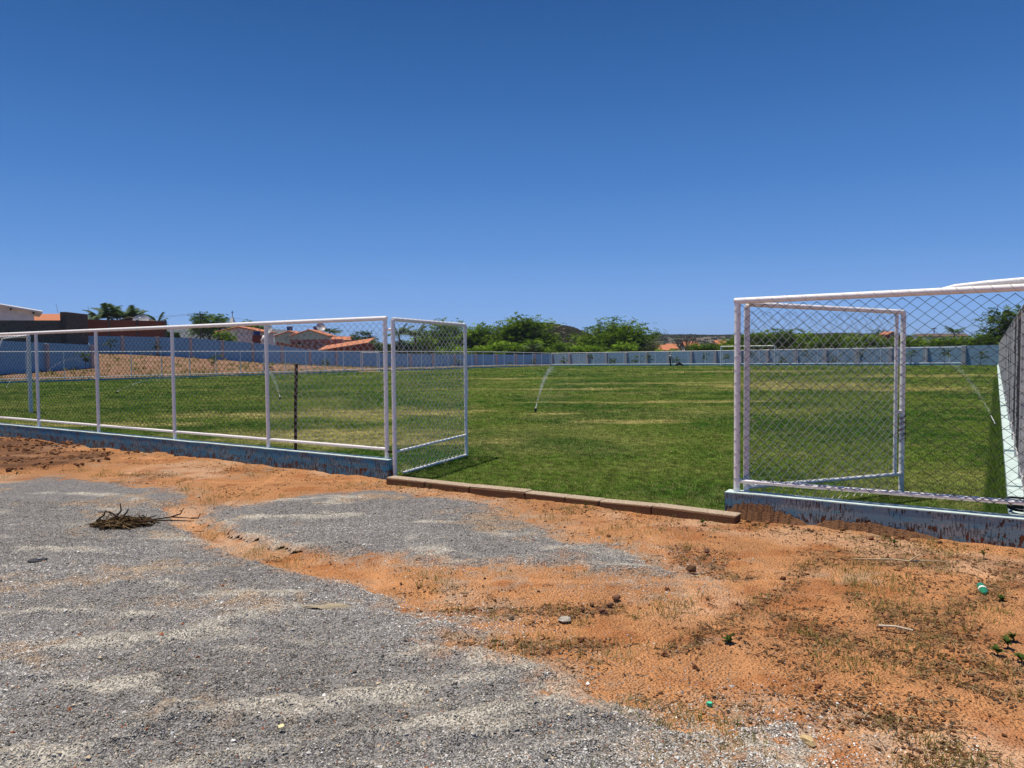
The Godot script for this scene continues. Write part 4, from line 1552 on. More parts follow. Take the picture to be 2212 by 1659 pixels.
# ---- everything beyond the walls ----
func leaf_spray(seed_: int, pairs: int, length: float, leaf: float, droop: float) -> Mesh:
	var g := RandomNumberGenerator.new()
	g.seed = seed_
	var s := Shape.new()
	for i in pairs:
		var u := (i + 0.5) / pairs
		var o := Vector3(u * length, -droop * length * u * u + 0.03 * g.randf(), 0)
		for e in [-1.0, 1.0]:
			var dir := Vector3(0.55, g.randf_range(-0.5, 0.45), e * g.randf_range(0.5, 1.0)).normalized()
			var l := leaf * g.randf_range(0.7, 1.25)
			var side := dir.cross(Vector3(g.randf_range(-0.5, 0.5), 1, g.randf_range(-0.5, 0.5)).normalized()).normalized() * l * 0.27
			var nn := (Vector3.UP + dir * 0.4 + Vector3(g.randf_range(-0.4, 0.4), 0, g.randf_range(-0.4, 0.4))).normalized()
			s.tint = Color.WHITE * g.randf_range(0.75, 1.2)
			var a := s.vert(o, nn)
			var b := s.vert(o + dir * l * 0.5 + side, nn)
			var c := s.vert(o + dir * l, nn)
			var d := s.vert(o + dir * l * 0.5 - side, nn)
			s.face(a, b, c, nn)
			s.face(a, c, d, nn)
	return s.mesh(M.leaf)

var sprays := {}

func tree(called: String, label: String, base: Vector3, top: float, rx: float, ry: float, clumps: int, per: int, dark: Color, light: Color, kind := "feather", group := "") -> void:
	var t := thing(called, label, "tree", base, group)
	var mid := base + Vector3(0, 0, 0)
	mid.y = top - ry
	var fork := base.lerp(mid, 0.45)
	var s := Shape.new()
	var lean := Vector3(rng.randf_range(-0.3, 0.3), 0, rng.randf_range(-0.3, 0.3))
	var girth := clampf(rx * 0.055, 0.06, 0.3)
	s.tube([base - Vector3(0, 0.2, 0), base.lerp(fork, 0.5) + lean * 0.5, fork + lean], [girth * 1.2, girth, girth * 0.85], 7)
	var heads := []
	var tints := []
	for i in clumps:
		var q := rng.randf() * TAU
		var up := rng.randf_range(-0.75, 1.0)
		var flat := sqrt(maxf(0.0, 1.0 - up * up))
		var out := pow(rng.randf(), 0.4) * rng.randf_range(0.8, 1.06)
		var c := mid + Vector3(cos(q) * flat * rx, up * ry, sin(q) * flat * rx * 0.85) * out
		heads.append([c, rng.randf_range(0.55, 1.25)])
		tints.append(dark.lerp(light, clampf(rng.randf_range(-0.2, 1.1), 0, 1)))
	for i in mini(clumps, 11):
		var c: Vector3 = heads[i][0]
		var knee := (fork + lean).lerp(c, 0.5) + Vector3(rng.randf_range(-0.2, 0.2) * rx, -0.12 * ry, 0)
		s.tube([fork + lean, knee, c], [girth * 0.6, girth * 0.36, girth * 0.12], 5)
	part("trunk", s, M.bark, t)
	if not sprays.has(kind):
		sprays["feather"] = leaf_spray(31, 8, 1.0, 0.30, 0.35)
		sprays["broad"] = leaf_spray(33, 5, 0.8, 0.42, 0.5)
	var gs := []; var gc := []
	var r0 := rx * 0.34
	for i in clumps:
		var c: Vector3 = heads[i][0]
		var r: float = r0 * heads[i][1]
		var n := int(per * heads[i][1])
		for j in n:
			var o := Vector3(rng.randfn(0, 0.5), rng.randfn(0, 0.30), rng.randfn(0, 0.5))
			var p := c + o * r
			var q := atan2(-o.z, o.x) + rng.randf_range(-0.9, 0.9)
			var b := Basis(Vector3.UP, q) * Basis(Vector3.BACK, rng.randf_range(-0.35, 0.75)) * Basis(Vector3.RIGHT, rng.randf_range(-0.7, 0.7))
			gs.append(Transform3D(b.scaled(Vector3.ONE * rng.randf_range(0.55, 1.15) * clampf(rx * 0.24, 0.55, 1.15)), p))
			gc.append(tints[i].lerp(light, rng.randf() * 0.35) * rng.randf_range(0.8, 1.2))
	copies("crown", sprays[kind], gs, gc, t)

# A tree whose crown fills the given part of the view: centre, top edge and half width, at a distance.
func tree_at(called: String, label: String, px: float, top: float, half: float, depth: float, squat: float, dark: Color, light: Color, kind := "feather", group := "", ground := -0.5, more := 1.0) -> void:
	var p := at(px, top, depth)
	var rx := half * 1.12 * depth / FOCAL
	var ry := minf(rx * squat, (p.y - ground) * 0.5)
	var n := int(clampf(rx * ry * 4.2 * more, 10, 120))
	tree(called, label, Vector3(p.x, ground, p.z), p.y, rx, ry, n, int(40 * more), dark, light, kind, group)

func frond_mesh(seed_: int, bend: float) -> Mesh:
	var g := RandomNumberGenerator.new()
	g.seed = seed_
	var s := Shape.new()
	var pts := []
	for i in 9:
		var u := i / 8.0
		pts.append(Vector3(u * (1.0 - 0.25 * bend * u), 0.45 * u - bend * u * u, 0))
	s.tint = Color(0.8, 0.9, 0.5)
	s.tube(pts, [0.022, 0.014, 0.006], 4)
	for i in 26:
		var u := 0.12 + 0.86 * i / 26.0
		var k := u * 8.0
		var o: Vector3 = pts[int(k)].lerp(pts[mini(int(k) + 1, 8)], k - int(k))
		for e in [-1.0, 1.0]:
			var l := 0.34 * (1.0 - 0.6 * absf(u - 0.4)) * g.randf_range(0.85, 1.1)
			var dir := Vector3(0.55, -0.25 - g.randf() * 0.35, e * 0.8).normalized()
			var side := Vector3(1, 0.2, 0).cross(dir).cross(dir).normalized() * 0.022
			var nn := Vector3(0, 1, e * 0.3).normalized()
			s.tint = Color.WHITE * g.randf_range(0.75, 1.15)
			var a := s.vert(o - side, nn)
			var b := s.vert(o + side, nn)
			var c := s.vert(o + dir * l, nn)
			s.face(a, b, c, nn)
	return s.mesh(M.palm_leaf)

var fronds := []

func palm(label: String, px: float, py: float, depth: float, size: float, ground: float, group: String, n := 13) -> void:
	var c := at(px, py, depth)
	var base := Vector3(c.x + rng.randf_range(-0.4, 0.4), ground, c.z)
	var t := thing("palm_tree", label, "palm", base, group)
	var s := Shape.new()
	s.tube([base, base.lerp(c, 0.5) + Vector3(0.15, 0, 0), c], [0.2, 0.14, 0.11], 8)
	part("trunk", s, M.bark, t)
	if fronds.is_empty():
		fronds = [frond_mesh(1, 0.55), frond_mesh(2, 0.85), frond_mesh(3, 0.25)]
	for i in n:
		var o := MeshInstance3D.new()
		o.name = "frond"
		o.mesh = fronds[i % 3]
		var q := TAU * i / n * 2.39 + rng.randf_range(-0.2, 0.2)
		o.basis = (Basis(Vector3.UP, q) * Basis(Vector3.BACK, rng.randf_range(-0.25, 0.8))).scaled(Vector3.ONE * size * rng.randf_range(0.8, 1.1))
		o.position = c - base
		t.add_child(o, true)

func gable(t: Node3D, c: Vector3, w: float, d: float, eave: float, ridge: float, yaw: float, wm: Material, rm: Material, over := 0.35) -> void:
	var b := Basis(Vector3.UP, yaw)
	var P := func(x: float, y: float, z: float) -> Vector3: return Vector3(c.x, 0, c.z) + b * Vector3(x, 0, z) + Vector3(0, y, 0)
	var h := w * 0.5
	var e := d * 0.5
	var s := Shape.new()
	for z in [-e, e]:
		s.poly([P.call(-h, c.y, z), P.call(h, c.y, z), P.call(h, eave, z), P.call(0, ridge, z), P.call(-h, eave, z)], b * Vector3(0, 0, z))
	for x in [-h, h]:
		s.poly([P.call(x, c.y, -e), P.call(x, c.y, e), P.call(x, eave, e), P.call(x, eave, -e)], b * Vector3(x, 0, 0))
	part("wall", s, wm, t)
	# tiled slopes with raised courses of barrel tiles
	for k in [-1.0, 1.0]:
		s = Shape.new()
		var slope := (ridge - eave) / h
		var lo := h + over
		var n := int((d + 2 * over) / 0.36)
		var wide := (d + 2 * over) / n
		for i in n:
			var z0 := -e - over + i * wide
			for j in 4:
				var u0 := wide * j / 4.0
				var u1 := wide * (j + 1) / 4.0
				var y0 := 0.06 + 0.07 * sin(PI * j / 4.0)
				var y1 := 0.06 + 0.07 * sin(PI * (j + 1) / 4.0)
				s.poly([P.call(0, ridge + y0, z0 + u0), P.call(0, ridge + y1, z0 + u1), P.call(k * lo, eave - slope * over + y1, z0 + u1), P.call(k * lo, eave - slope * over + y0, z0 + u0)], Vector3.UP)
		for z in [-e - over, e + over]:
			s.poly([P.call(0, ridge + 0.06, z), P.call(k * lo, eave - slope * over + 0.06, z), P.call(k * lo, eave - slope * over - 0.1, z), P.call(0, ridge - 0.1, z)], b * Vector3(0, 0, z))
		s.poly([P.call(k * lo, eave - slope * over + 0.06, -e - over), P.call(k * lo, eave - slope * over + 0.06, e + over), P.call(k * lo, eave - slope * over - 0.1, e + over), P.call(k * lo, eave - slope * over - 0.1, -e - over)], b * Vector3(k, 0, 0))
		s.poly([P.call(0, ridge - 0.1, -e - over), P.call(0, ridge - 0.1, e + over), P.call(k * lo, eave - slope * over - 0.1, e + over), P.call(k * lo, eave - slope * over - 0.1, -e - over)], Vector3.DOWN)
		part("roof", s, rm, t)

func window(t: Node3D, c: Vector3, w: float, h: float, yaw := 0.0) -> void:
	var b := Basis(Vector3.UP, yaw)
	var f := Shape.new()
	f.box(c + Vector3(0, h * 0.5, 0), Vector3(w + 0.12, 0.1, 0.12), b)
	f.box(c - Vector3(0, h * 0.5, 0), Vector3(w + 0.12, 0.1, 0.14), b)
	for e in [-1.0, 0.0, 1.0]:
		f.box(c + b * Vector3(e * w * 0.5, 0, 0), Vector3(0.08, h - 0.1, 0.12), b)
	var o := part("window", f, M.dark_wood, t)
	var g := Shape.new()
	g.box(c, Vector3(w, h, 0.03), b)
	part("pane", g, M.pane, o)

func hill(called: String, tops: Array, depth: float, thick: float, color: Color, other: Color) -> Shape:
	var s := Shape.new()
	var cols := 90
	var rows := 12
	for j in rows + 1:
		var v := 2.0 * j / rows - 1.0
		for i in cols + 1:
			var px := lerpf(tops[0][0], tops[-1][0], float(i) / cols)
			var p := at(px, along(tops, px), depth)
			var up := maxf(0.0, p.y + 1.0) * (1.0 - v * v)
			var z := p.z - v * thick
			var x := p.x * (1.0 + v * thick / depth * 0.6)
			up *= 1.0 + 0.10 * n1.get_noise_2d(x * 0.25, z * 0.25) * (1.0 - absf(v))
			s.tint = color.lerp(other, smoothstep(-0.25, 0.3, n1.get_noise_2d(x * 40.0 / depth, z * 40.0 / depth) + 0.6 * n2.get_noise_2d(x * 30.0 / depth, z * 60.0 / depth)))
			s.vert(Vector3(x, -1.0 + up, z), Vector3(0, 1, v * p.y / thick * 2.0).normalized(), Vector2(x, z))
	for j in rows:
		for i in cols:
			var k := j * (cols + 1) + i
			s.face(k, k + 1, k + cols + 2, Vector3.UP)
			s.face(k, k + cols + 2, k + cols + 1, Vector3.UP)
	setting(called, s, M.earth_far)
	return s

func dish(label: String, px: float, py: float, depth: float, r: float, tilt: Basis, stand: float) -> void:
	var c := at(px, py, depth)
	var t := thing("satellite_dish", label, "dish", c - Vector3(0, stand, 0))
	var s := Shape.new()
	for i in 4:
		for j in 18:
			var q := []
			for k in [[i, j], [i + 1, j], [i + 1, j + 1], [i, j + 1]]:
				var u: float = k[0] / 4.0 * r
				var a: float = TAU * k[1] / 18.0
				q.append(c + tilt * Vector3(cos(a) * u, sin(a) * u, u * u * 0.35 / r))
			if i == 0:
				q.remove_at(3)
			s.poly(q, tilt.z)
	part("reflector", s, M.dish, t)
	s = Shape.new()
	s.rod(c - Vector3(0, stand, 0), c - tilt.z * 0.05, 0.035, 6)
	part("mast", s, M.wire, t)
	s = Shape.new()
	for a in [0.0, 2.1, 4.2]:
		s.rod(c + tilt * Vector3(cos(a) * r * 0.85, sin(a) * r * 0.85, r * 0.25), c + tilt * Vector3(0, 0, r * 0.75), 0.014, 4)
	s.box(c + tilt * Vector3(0, 0, r * 0.75), Vector3(0.12, 0.12, 0.16), tilt)
	part("feed_arm", s, M.wire, t)

func tank(label: String, px: float, py: float, depth: float, w: float, h: float) -> void:
	var c := at(px, py, depth)
	var t := thing("water_tank", label, "water tank", c)
	var s := Shape.new()
	s.tube([c, c + Vector3(0, h * 0.45, 0), c + Vector3(0, h * 0.9, 0)], [w * 0.42, w * 0.46, w * 0.5], 18)
	part("body", s, M.tank_blue, t)
	s = Shape.new()
	s.tube([c + Vector3(0, h * 0.9, 0), c + Vector3(0, h * 0.94, 0), c + Vector3(0, h, 0)], [w * 0.54, w * 0.53, w * 0.2], 18)
	part("lid", s, M.plaster_white, t)
	s = Shape.new()
	s.box(c - Vector3(0, 0.55, 0), Vector3(w * 0.95, 1.1, w * 0.95))
	part("stand", s, M.brick_red, t)

func background_materials() -> void:
	mat("bark", 0.10, 0.075, 0.055, 0.95)
	mat("bare_bark", 0.09, 0.075, 0.07, 0.95)
	mat("palm_leaf", 0.07, 0.125, 0.045, 0.6, true)
	M.palm_leaf.backlight_enabled = true
	M.palm_leaf.backlight = lin(0.25, 0.3, 0.1)
	mat("plaster_grey", 0.125, 0.098, 0.08, 0.95)
	textured(M.plaster_grey, ramp(noise_image(512, 512, 0.02, 81), [[0.0, grey(0.4)], [0.4, grey(0.85)], [0.6, grey(1.05)], [1.0, grey(1.6)]]), 4.0)
	mat("plaster_white", 0.80, 0.78, 0.72, 0.9)
	mat("plaster_cream", 0.68, 0.62, 0.48, 0.9)
	mat("plaster_green", 0.48, 0.62, 0.46, 0.9)
	for k in ["plaster_white", "plaster_cream", "plaster_green"]:
		textured(M[k], M.mint_wall.albedo_texture, 7.0)
	mat("tile", 0.52, 0.21, 0.11, 0.85)
	textured(M.tile, ramp(noise_image(256, 256, 0.08, 83), [[0.0, grey(0.6)], [0.5, grey(1.0)], [1.0, grey(1.35)]]), 2.0)
	mat("brick_red", 0.24, 0.07, 0.04, 0.9)
	textured(M.brick_red, M.tile.albedo_texture, 1.3)
	mat("brick_orange", 0.34, 0.13, 0.06, 0.9)
	textured(M.brick_orange, M.tile.albedo_texture, 1.1)
	mat("mortar", 0.42, 0.38, 0.36, 0.95)
	mat("green_plastic", 0.02, 0.22, 0.10, 0.15)
	M.green_plastic.metallic_specular = 0.6
	mat("dark_wood", 0.03, 0.022, 0.02, 0.7)
	mat("pane", 0.35, 0.3, 0.22, 0.3)
	mat("tank_blue", 0.02, 0.06, 0.22, 0.5)
	mat("dish", 0.45, 0.45, 0.46, 0.4)

func build_background() -> void:
	# land to the horizon
	var s := Shape.new()
	var xs := lines(-3500, 3500, -120, 120, 8)
	var zs := lines(-4200, 120, -220, -60, 8)
	var hs := PackedFloat32Array()
	var cs := PackedColorArray()
	for z in zs:
		for x in xs:
			hs.append(-0.75)
			cs.append(Color(0.13, 0.10, 0.06).lerp(Color(0.08, 0.095, 0.035), smoothstep(-0.2, 0.3, n1.get_noise_2d(x * 0.2, z * 0.2))))
	setting("terrain", sheet(xs, zs, hs, cs), M.earth_far)
	hill("hill", [[1000, 757], [1060, 735], [1100, 712], [1150, 699], [1190, 701], [1215, 706], [1235, 710], [1250, 716], [1290, 732], [1340, 746], [1420, 757]], 330.0, 60.0, Color(0.105, 0.08, 0.066), Color(0.165, 0.125, 0.10))
	hill("hill", [[1130, 757], [1200, 744], [1300, 732], [1380, 726], [1450, 725], [1520, 726], [1560, 726], [1640, 724], [1720, 724], [1800, 722], [1880, 724], [1960, 729], [2050, 732], [2150, 734], [2300, 736], [2500, 742], [2700, 755]], 800.0, 150.0, Color(0.10, 0.095, 0.07), Color(0.16, 0.13, 0.10))
	hill("hill", [[100, 757], [200, 730], [260, 716], [330, 708], [380, 705], [430, 708], [520, 714], [560, 711], [600, 711], [640, 716], [700, 722], [800, 735], [900, 752]], 2600.0, 400.0, Color(0.085, 0.08, 0.055), Color(0.11, 0.10, 0.07))
	scrub()
	houses()
	trees()

func scrub() -> void:
	var b := Shape.new()
	for i in 16:
		var q := TAU * i / 16.0 * 2.4
		var o := Vector3(cos(q), 0, sin(q)) * (0.15 + 0.04 * i)
		var d := (Vector3(cos(q * 1.7), 0.9, sin(q * 1.7))).normalized()
		b.poly([o, o + d * 0.55 + Vector3(0.18, 0, 0.1), o + d * 0.9, o + d * 0.5 - Vector3(0.18, 0, 0.1)], Vector3.UP)
	var me := b.mesh(M.leaf)
	var gs := []; var gc := []
	# leafless scrub on the near hill
	for i in 2600:
		var px := rng.randf_range(1060, 1400)
		var z := rng.randf_range(-330, -275)
		var tops := [[1000, 757], [1060, 735], [1100, 712], [1150, 699], [1190, 701], [1215, 706], [1235, 710], [1250, 716], [1290, 732], [1340, 746], [1420, 757]]
		var p := at(px, along(tops, px), 330.0)
		var v := (-330.0 - z) / -60.0
		var up := maxf(0.0, p.y + 1.0) * (1.0 - v * v) - 1.0
		gs.append(Transform3D(Basis(Vector3.UP, rng.randf() * TAU).scaled(Vector3.ONE * rng.randf_range(0.5, 1.5)), Vector3(p.x * (-z / 330.0 * 0.6 + 0.4), up - 0.1, z)))
		gc.append(Color(0.075, 0.06, 0.05).lerp(Color(0.08, 0.095, 0.04), pow(rng.randf(), 2.5)))
	tag(copies("scrub", me, gs, gc, self), "grey brown leafless scrub covering the hill behind the feathery trees", "scrub")
	gs = []; gc = []
	for i in 3200:
		var px := rng.randf_range(1250, 2500)
		var far := rng.randf() < 0.5
		var z := -rng.randf_range(770, 800) if far else -rng.randf_range(660, 790)
		var tops := [[1130, 757], [1200, 744], [1300, 732], [1380, 726], [1450, 725], [1520, 726], [1560, 726], [1640, 724], [1720, 724], [1800, 722], [1880, 724], [1960, 729], [2050, 732], [2150, 734], [2300, 736], [2500, 742], [2700, 755]]
		var p := at(px, along(tops, px), 800.0)
		var v := (-800.0 - z) / -150.0
		var up := maxf(0.0, p.y + 1.0) * (1.0 - v * v) - 1.0
		gs.append(Transform3D(Basis(Vector3.UP, rng.randf() * TAU).scaled(Vector3(1, 0.8, 1) * rng.randf_range(1.6, 4.2) * (1.3 if rng.randf() < 0.06 else 1.0)), Vector3(p.x * (-z / 800.0 * 0.6 + 0.4), up - 0.4, z)))
		gc.append(Color(0.045, 0.05, 0.03).lerp(Color(0.10, 0.085, 0.06), rng.randf()))
	tag(copies("distant_woods", me, gs, gc, self), "distant scattered trees and scrub on the long ridge", "woods")

func houses() -> void:
	# grey plaster wall behind the blue stretch
	var t := thing("plaster_wall", "tall dark grey plaster wall with a higher block at its end", "wall", Vector3(-37.3, 0, -58))
	var s := Shape.new()
	slab(s, Vector3(-38.9, 0, -46), Vector3(-36.95, 0, -62.2), 0.3, 4.15, 0.3, 4.8, 0.2)
	part("wall_panel", s, M.plaster_grey, t)
	s = Shape.new()
	s.chamfer(Vector3(-36.85, 2.85, -64.2), Vector3(0.5, 5.3, 3.9), 0.03, Basis(Vector3.UP, 0.1))
	part("end_block", s, M.plaster_grey, t)
	for q in [[-37.2, -62.5], [-36.6, -66.1]]:
		s = Shape.new()
		s.rod(Vector3(q[0], 5.4, q[1]), Vector3(q[0] - 0.15, 6.2, q[1]), 0.012, 4)
		part("bare_rod", s, M.rust, t)
	t = thing("house", "white house with a low pitched white edged roof above the grey plaster wall", "house", Vector3(-57.1, 1.0, -73.4))
	gable(t, Vector3(-57.1, 1.0, -73.4), 18.6, 8.0, 6.35, 8.0, 0.585, M.plaster_white, M.plaster_white, 0.7)
	for k in 5:
		s = Shape.new()
		s.box(Vector3(-46.9 - 1.55 * k, 6.12 + 0.33 * k, -74.75 + 1.02 * k), Vector3(0.16, 0.16, 0.62), Basis(Vector3.UP, 0.585))
		part("rafter", s, M.dark_wood, t)
	t = thing("house", "small house with an orange tiled roof between the white house and the plaster block", "house", Vector3(-54.6, 1.0, -90))
	gable(t, Vector3(-54.6, 1.0, -90), 5.0, 4.4, 5.75, 6.75, PI / 2, M.plaster_cream, M.tile, 0.3)
	t = thing("brick_wall", "long red brick wall in front of the coconut palms", "wall", Vector3(-46.5, 1, -92))
	for i in 3:
		var x0: float = [-51.8, -48.5, -45.1][i]
		var x1: float = [-48.7, -45.3, -41.9][i]
		s = Shape.new()
		slab(s, Vector3(x0, 0, -92), Vector3(x1, 0, -92), 1.0, 6.28 - 0.1 * i, 1.0, 6.18 - 0.1 * i, 0.16)
		part("brick_panel", s, M.brick_red, t)
		s = Shape.new()
		s.box(Vector3(x1 + 0.1, 3.6, -91.95), Vector3(0.2, 5.2 - 0.1 * i, 0.22))
		part("concrete_post", s, M.plaster_grey, t)
	t = thing("house", "dark roofed hut just showing over the red brick wall", "house", Vector3(-48.5, 1, -99))
	gable(t, Vector3(-48.5, 1.0, -99), 4.4, 4.0, 6.1, 6.65, 0.0, M.plaster_grey, M.bark, 0.3)
	dish("large grey mesh satellite dish over the red brick wall", 305, 695, 96, 0.95, Basis.from_euler(Vector3(-0.7, 0.2, 0)), 1.5)
	dish("small dark satellite dish beside the larger mesh dish", 293, 699, 97, 0.6, Basis.from_euler(Vector3(-0.5, -0.6, 0)), 1.0)
	# cream gable house
	t = thing("house", "cream gabled house with orange roof edges and a dark framed window", "house", Vector3(-42.9, 1, -123))
	gable(t, Vector3(-42.9, 1.0, -123), 6.7, 6.5, 5.45, 6.2, 0.0, M.plaster_white, M.tile, 0.4)
	window(t, at(555, 733.5, 119.6), 1.0, 1.05)
	tank("small blue tank with a white lid beside the cream gabled house", 555, 724, 118, 1.15, 0.65)
	s = Shape.new()
	var c := at(573, 736, 112)
	s.blob(c, Vector3(0.62, 0.75, 0.3), 8, 0.22, 7, 12)
	single("tarp", s, M.plaster_white, "crumpled white tarp hung between the cream and green houses", "tarp")
	dish("white satellite dish between the cream and green houses", 582, 715, 118, 0.8, Basis.from_euler(Vector3(-0.6, -0.5, 0)), 1.6)
	# green house: two gables
	t = thing("house", "pale green house with two orange tiled gables and water tanks behind", "house", Vector3(-36.5, 0, -133))
	gable(t, Vector3(-38.3, 0.5, -133.5), 4.9, 5.0, 5.0, 5.8, 0.0, M.plaster_green, M.tile, 0.35)
	gable(t, Vector3(-34.6, 0.5, -133), 6.0, 6.0, 5.0, 5.98, 0.0, M.plaster_green, M.tile, 0.35)
	tank("blue water tank on a brick stand behind the smaller green gable", 626, 715, 137, 1.1, 0.85)
	tank("blue water tank on a brick stand behind the larger green gable", 684, 714, 137, 1.2, 0.8)
	dish("white satellite dish beside the blue tank over the larger green gable", 693, 708, 134, 0.85, Basis.from_euler(Vector3(-0.6, 0.5, 0)), 1.2)
	# unplastered brick wall, brick by brick
	t = thing("brick_wall", "unplastered red brick wall smeared with white mortar, below the green house", "wall", at(682, 745, 118))
	s = Shape.new()
	var x0 := at(626, 745, 118).x
	var x1 := at(742, 745, 118).x
	slab(s, Vector3(x0, 0, -118), Vector3(x1, 0, -118), 0.5, 4.16, 0.5, 4.12, 0.12)
	part("mortar", s, M.mortar, t)
	var brick := Shape.new()
	brick.chamfer(Vector3.ZERO, Vector3(0.38, 0.165, 0.1), 0.008)
	var variants := [brick.mesh(M.brick_red), brick.mesh(M.brick_orange), brick.mesh(M.brick_red)]
	for row in 9:
		var y := 4.02 - 0.2 * row
		var x := x0 + 0.21 + (0.2 if row % 2 else 0.0)
		while x < x1 - 0.15:
			if rng.randf() > 0.13:
				var o := MeshInstance3D.new()
				o.name = "brick"
				o.mesh = variants[rng.randi() % 3]
				o.position = Vector3(x, y, -117.93 + rng.randf_range(-0.012, 0.012)) - t.position
				o.basis = Basis(Vector3.BACK, rng.randf_range(-0.015, 0.015)).scaled(Vector3(rng.randf_range(0.85, 1.05), rng.randf_range(0.9, 1.05), 1))
				t.add_child(o, true)
			x += 0.41
	window(t, at(647, 747, 117.8), 0.9, 0.7)
	# lean-to with a tiled roof
	t = thing("shed", "red brick shed with a slanting orange tile roof behind the blue wall", "shed", at(745, 756, 112))
	var a := at(700, 755, 114)
	var e := at(792, 742, 112)
	s = Shape.new()
	s.poly([Vector3(a.x, 0.5, -113), Vector3(e.x, 0.5, -113), Vector3(e.x, 3.35, -113), Vector3(a.x, 2.35, -113)], Vector3.BACK)
	s.poly([Vector3(e.x, 0.5, -113), Vector3(e.x, 3.35, -113), Vector3(e.x, 3.35, -118), Vector3(e.x, 0.5, -118)], Vector3.RIGHT)
	s.poly([Vector3(a.x, 0.5, -113), Vector3(a.x, 2.35, -113), Vector3(a.x, 2.35, -118), Vector3(a.x, 0.5, -118)], Vector3.LEFT)
	part("wall", s, M.brick_red, t)
	s = Shape.new()
	var tip := Vector3(-1, 0, 0) * (e.x - a.x) + Vector3(0, -1.0, 0)
	for i in 16:
		var z := -112.5 - 0.36 * i
		for j in 4:
			var q0 := 0.07 * sin(PI * j / 4.0)
			var q1 := 0.07 * sin(PI * (j + 1) / 4.0)
			var o := Vector3(e.x + 0.2, 3.5 + 0.05 * i, z - 0.09 * j)
			s.poly([o + Vector3(0, q0, 0), o + Vector3(0, q1, -0.09), o + Vector3(0, q1, -0.09) + tip * 1.12, o + Vector3(0, q0, 0) + tip * 1.12], Vector3.UP)
	s.poly([Vector3(e.x + 0.2, 3.5, -112.5), Vector3(e.x + 0.2, 3.38, -112.5), Vector3(e.x + 0.2, 3.38, -112.5) + tip * 1.12, Vector3(e.x + 0.2, 3.5, -112.5) + tip * 1.12], Vector3.BACK)
	part("roof", s, M.tile, t)
	t = thing("house", "house with an orange roof between the brick wall and the round dark tree", "house", at(742, 745, 128))
	gable(t, Vector3(at(742, 745, 128).x, 0, -128), 4.0, 3.0, 4.1, 4.65, PI / 2, M.plaster_cream, M.tile, 0.3)
	# sloping low wall of loose orange bricks in front of the green house
	t = thing("brick_wall", "low sloping orange brick wall with a white end in front of the green house", "wall", at(625, 748, 108))
	s = Shape.new()
	var p0 := at(598, 742, 108)
	var p1 := at(664, 753, 108)
	slab(s, Vector3(p0.x, 0, -108), Vector3(p1.x, 0, -108), 0.5, p0.y + 0.25, 0.5, p1.y + 0.1, 0.14)
	part("brick_panel", s, M.brick_orange, t)
	s = Shape.new()
	s.box(Vector3(p0.x - 0.3, 2.0, -108), Vector3(0.5, 2.9, 0.3))
	part("end_pier", s, M.plaster_white, t)
	# utility pole and its wires
	t = thing("utility_pole", "wooden utility pole with wires beside the church spire", "pole", at(432, 728, 150))
	var top := at(432, 672.6, 150)
	s = Shape.new()
	s.tube([Vector3(top.x, 0.5, -150), top], [0.16, 0.11], 8)
	part("pole", s, M.bark, t)
	s = Shape.new()
	s.box(top - Vector3(0, 0.5, 0), Vector3(1.6, 0.12, 0.12))
	part("crossarm", s, M.bark, t)
	for k in [[-0.3, Vector3(-110, 7.2, -130)], [-0.5, Vector3(-110, 6.6, -130)], [-0.5, Vector3(-10, 6.0, -300)]]:
		s = Shape.new()
		var pts := []
		var from: Vector3 = top + Vector3(0, k[0], 0)
		for i in 13:
			var u := i / 12.0
			pts.append(from.lerp(k[1], u) - Vector3(0, 1.6 * 4.0 * u * (1.0 - u) * 0.5, 0))
		s.tube(pts, [0.022], 3, false)
		part("wire", s, M.black_plastic, t)
	# church
	var tip2 := at(502, 681, 260)
	t = thing("church", "white church spire with a cross above the rooftops", "church", Vector3(tip2.x, 0, -260))
	s = Shape.new()
	var y0 := 12.3
	for k in 4:
		var q0 := Basis(Vector3.UP, PI / 2 * k + 0.5) * Vector3(1.3, 0, 0)
		var q1 := Basis(Vector3.UP, PI / 2 * (k + 1) + 0.5) * Vector3(1.3, 0, 0)
		s.poly([Vector3(tip2.x, tip2.y, -260), Vector3(tip2.x, y0, -260) + q0, Vector3(tip2.x, y0, -260) + q1], q0 + q1)
	part("spire", s, M.plaster_white, t)
	s = Shape.new()
	s.box(Vector3(tip2.x, 5.6, -260), Vector3(2.2, 13.2, 2.2), Basis(Vector3.UP, 0.5 + PI / 4))
	part("tower", s, M.plaster_white, t)
	s = Shape.new()
	s.box(Vector3(tip2.x, tip2.y + 0.75, -260), Vector3(0.16, 1.7, 0.16))
	s.box(Vector3(tip2.x, tip2.y + 0.95, -260), Vector3(0.85, 0.16, 0.14))
	part("cross", s, M.dark_wood, t)
	# roofs beyond the end wall
	for q in [[1430, 752, 150, 1.6, "lowest of the orange roofs beyond the bare tree"], [1449, 749, 160, 1.7, "orange roof just behind the bare tree's trunk"], [1490, 744, 170, 2.9, "widest orange roof behind the bare tree"], [1554, 741, 180, 2.0, "orange roof among the green bushes past the bare tree"]]:
		var p := at(q[0], q[1], q[2])
		t = thing("house", "house with the " + q[4], "house", Vector3(p.x, -0.7, p.z))
		gable(t, Vector3(p.x, -0.7, p.z), 3.6, q[3], p.y - 0.35, p.y + 0.55, PI / 2 + 0.1, M.plaster_cream, M.tile, 0.3)
	var p2 := at(1919, 726, 180)
	t = thing("house", "red brick house beneath the dark distant trees", "house", Vector3(p2.x, -0.7, p2.z))
	gable(t, Vector3(p2.x, -0.7, p2.z), 2.6, 2.4, p2.y + 0.4, p2.y + 1.0, 0.3, M.brick_red, M.tile, 0.2)
	p2 = at(2030, 727, 230)
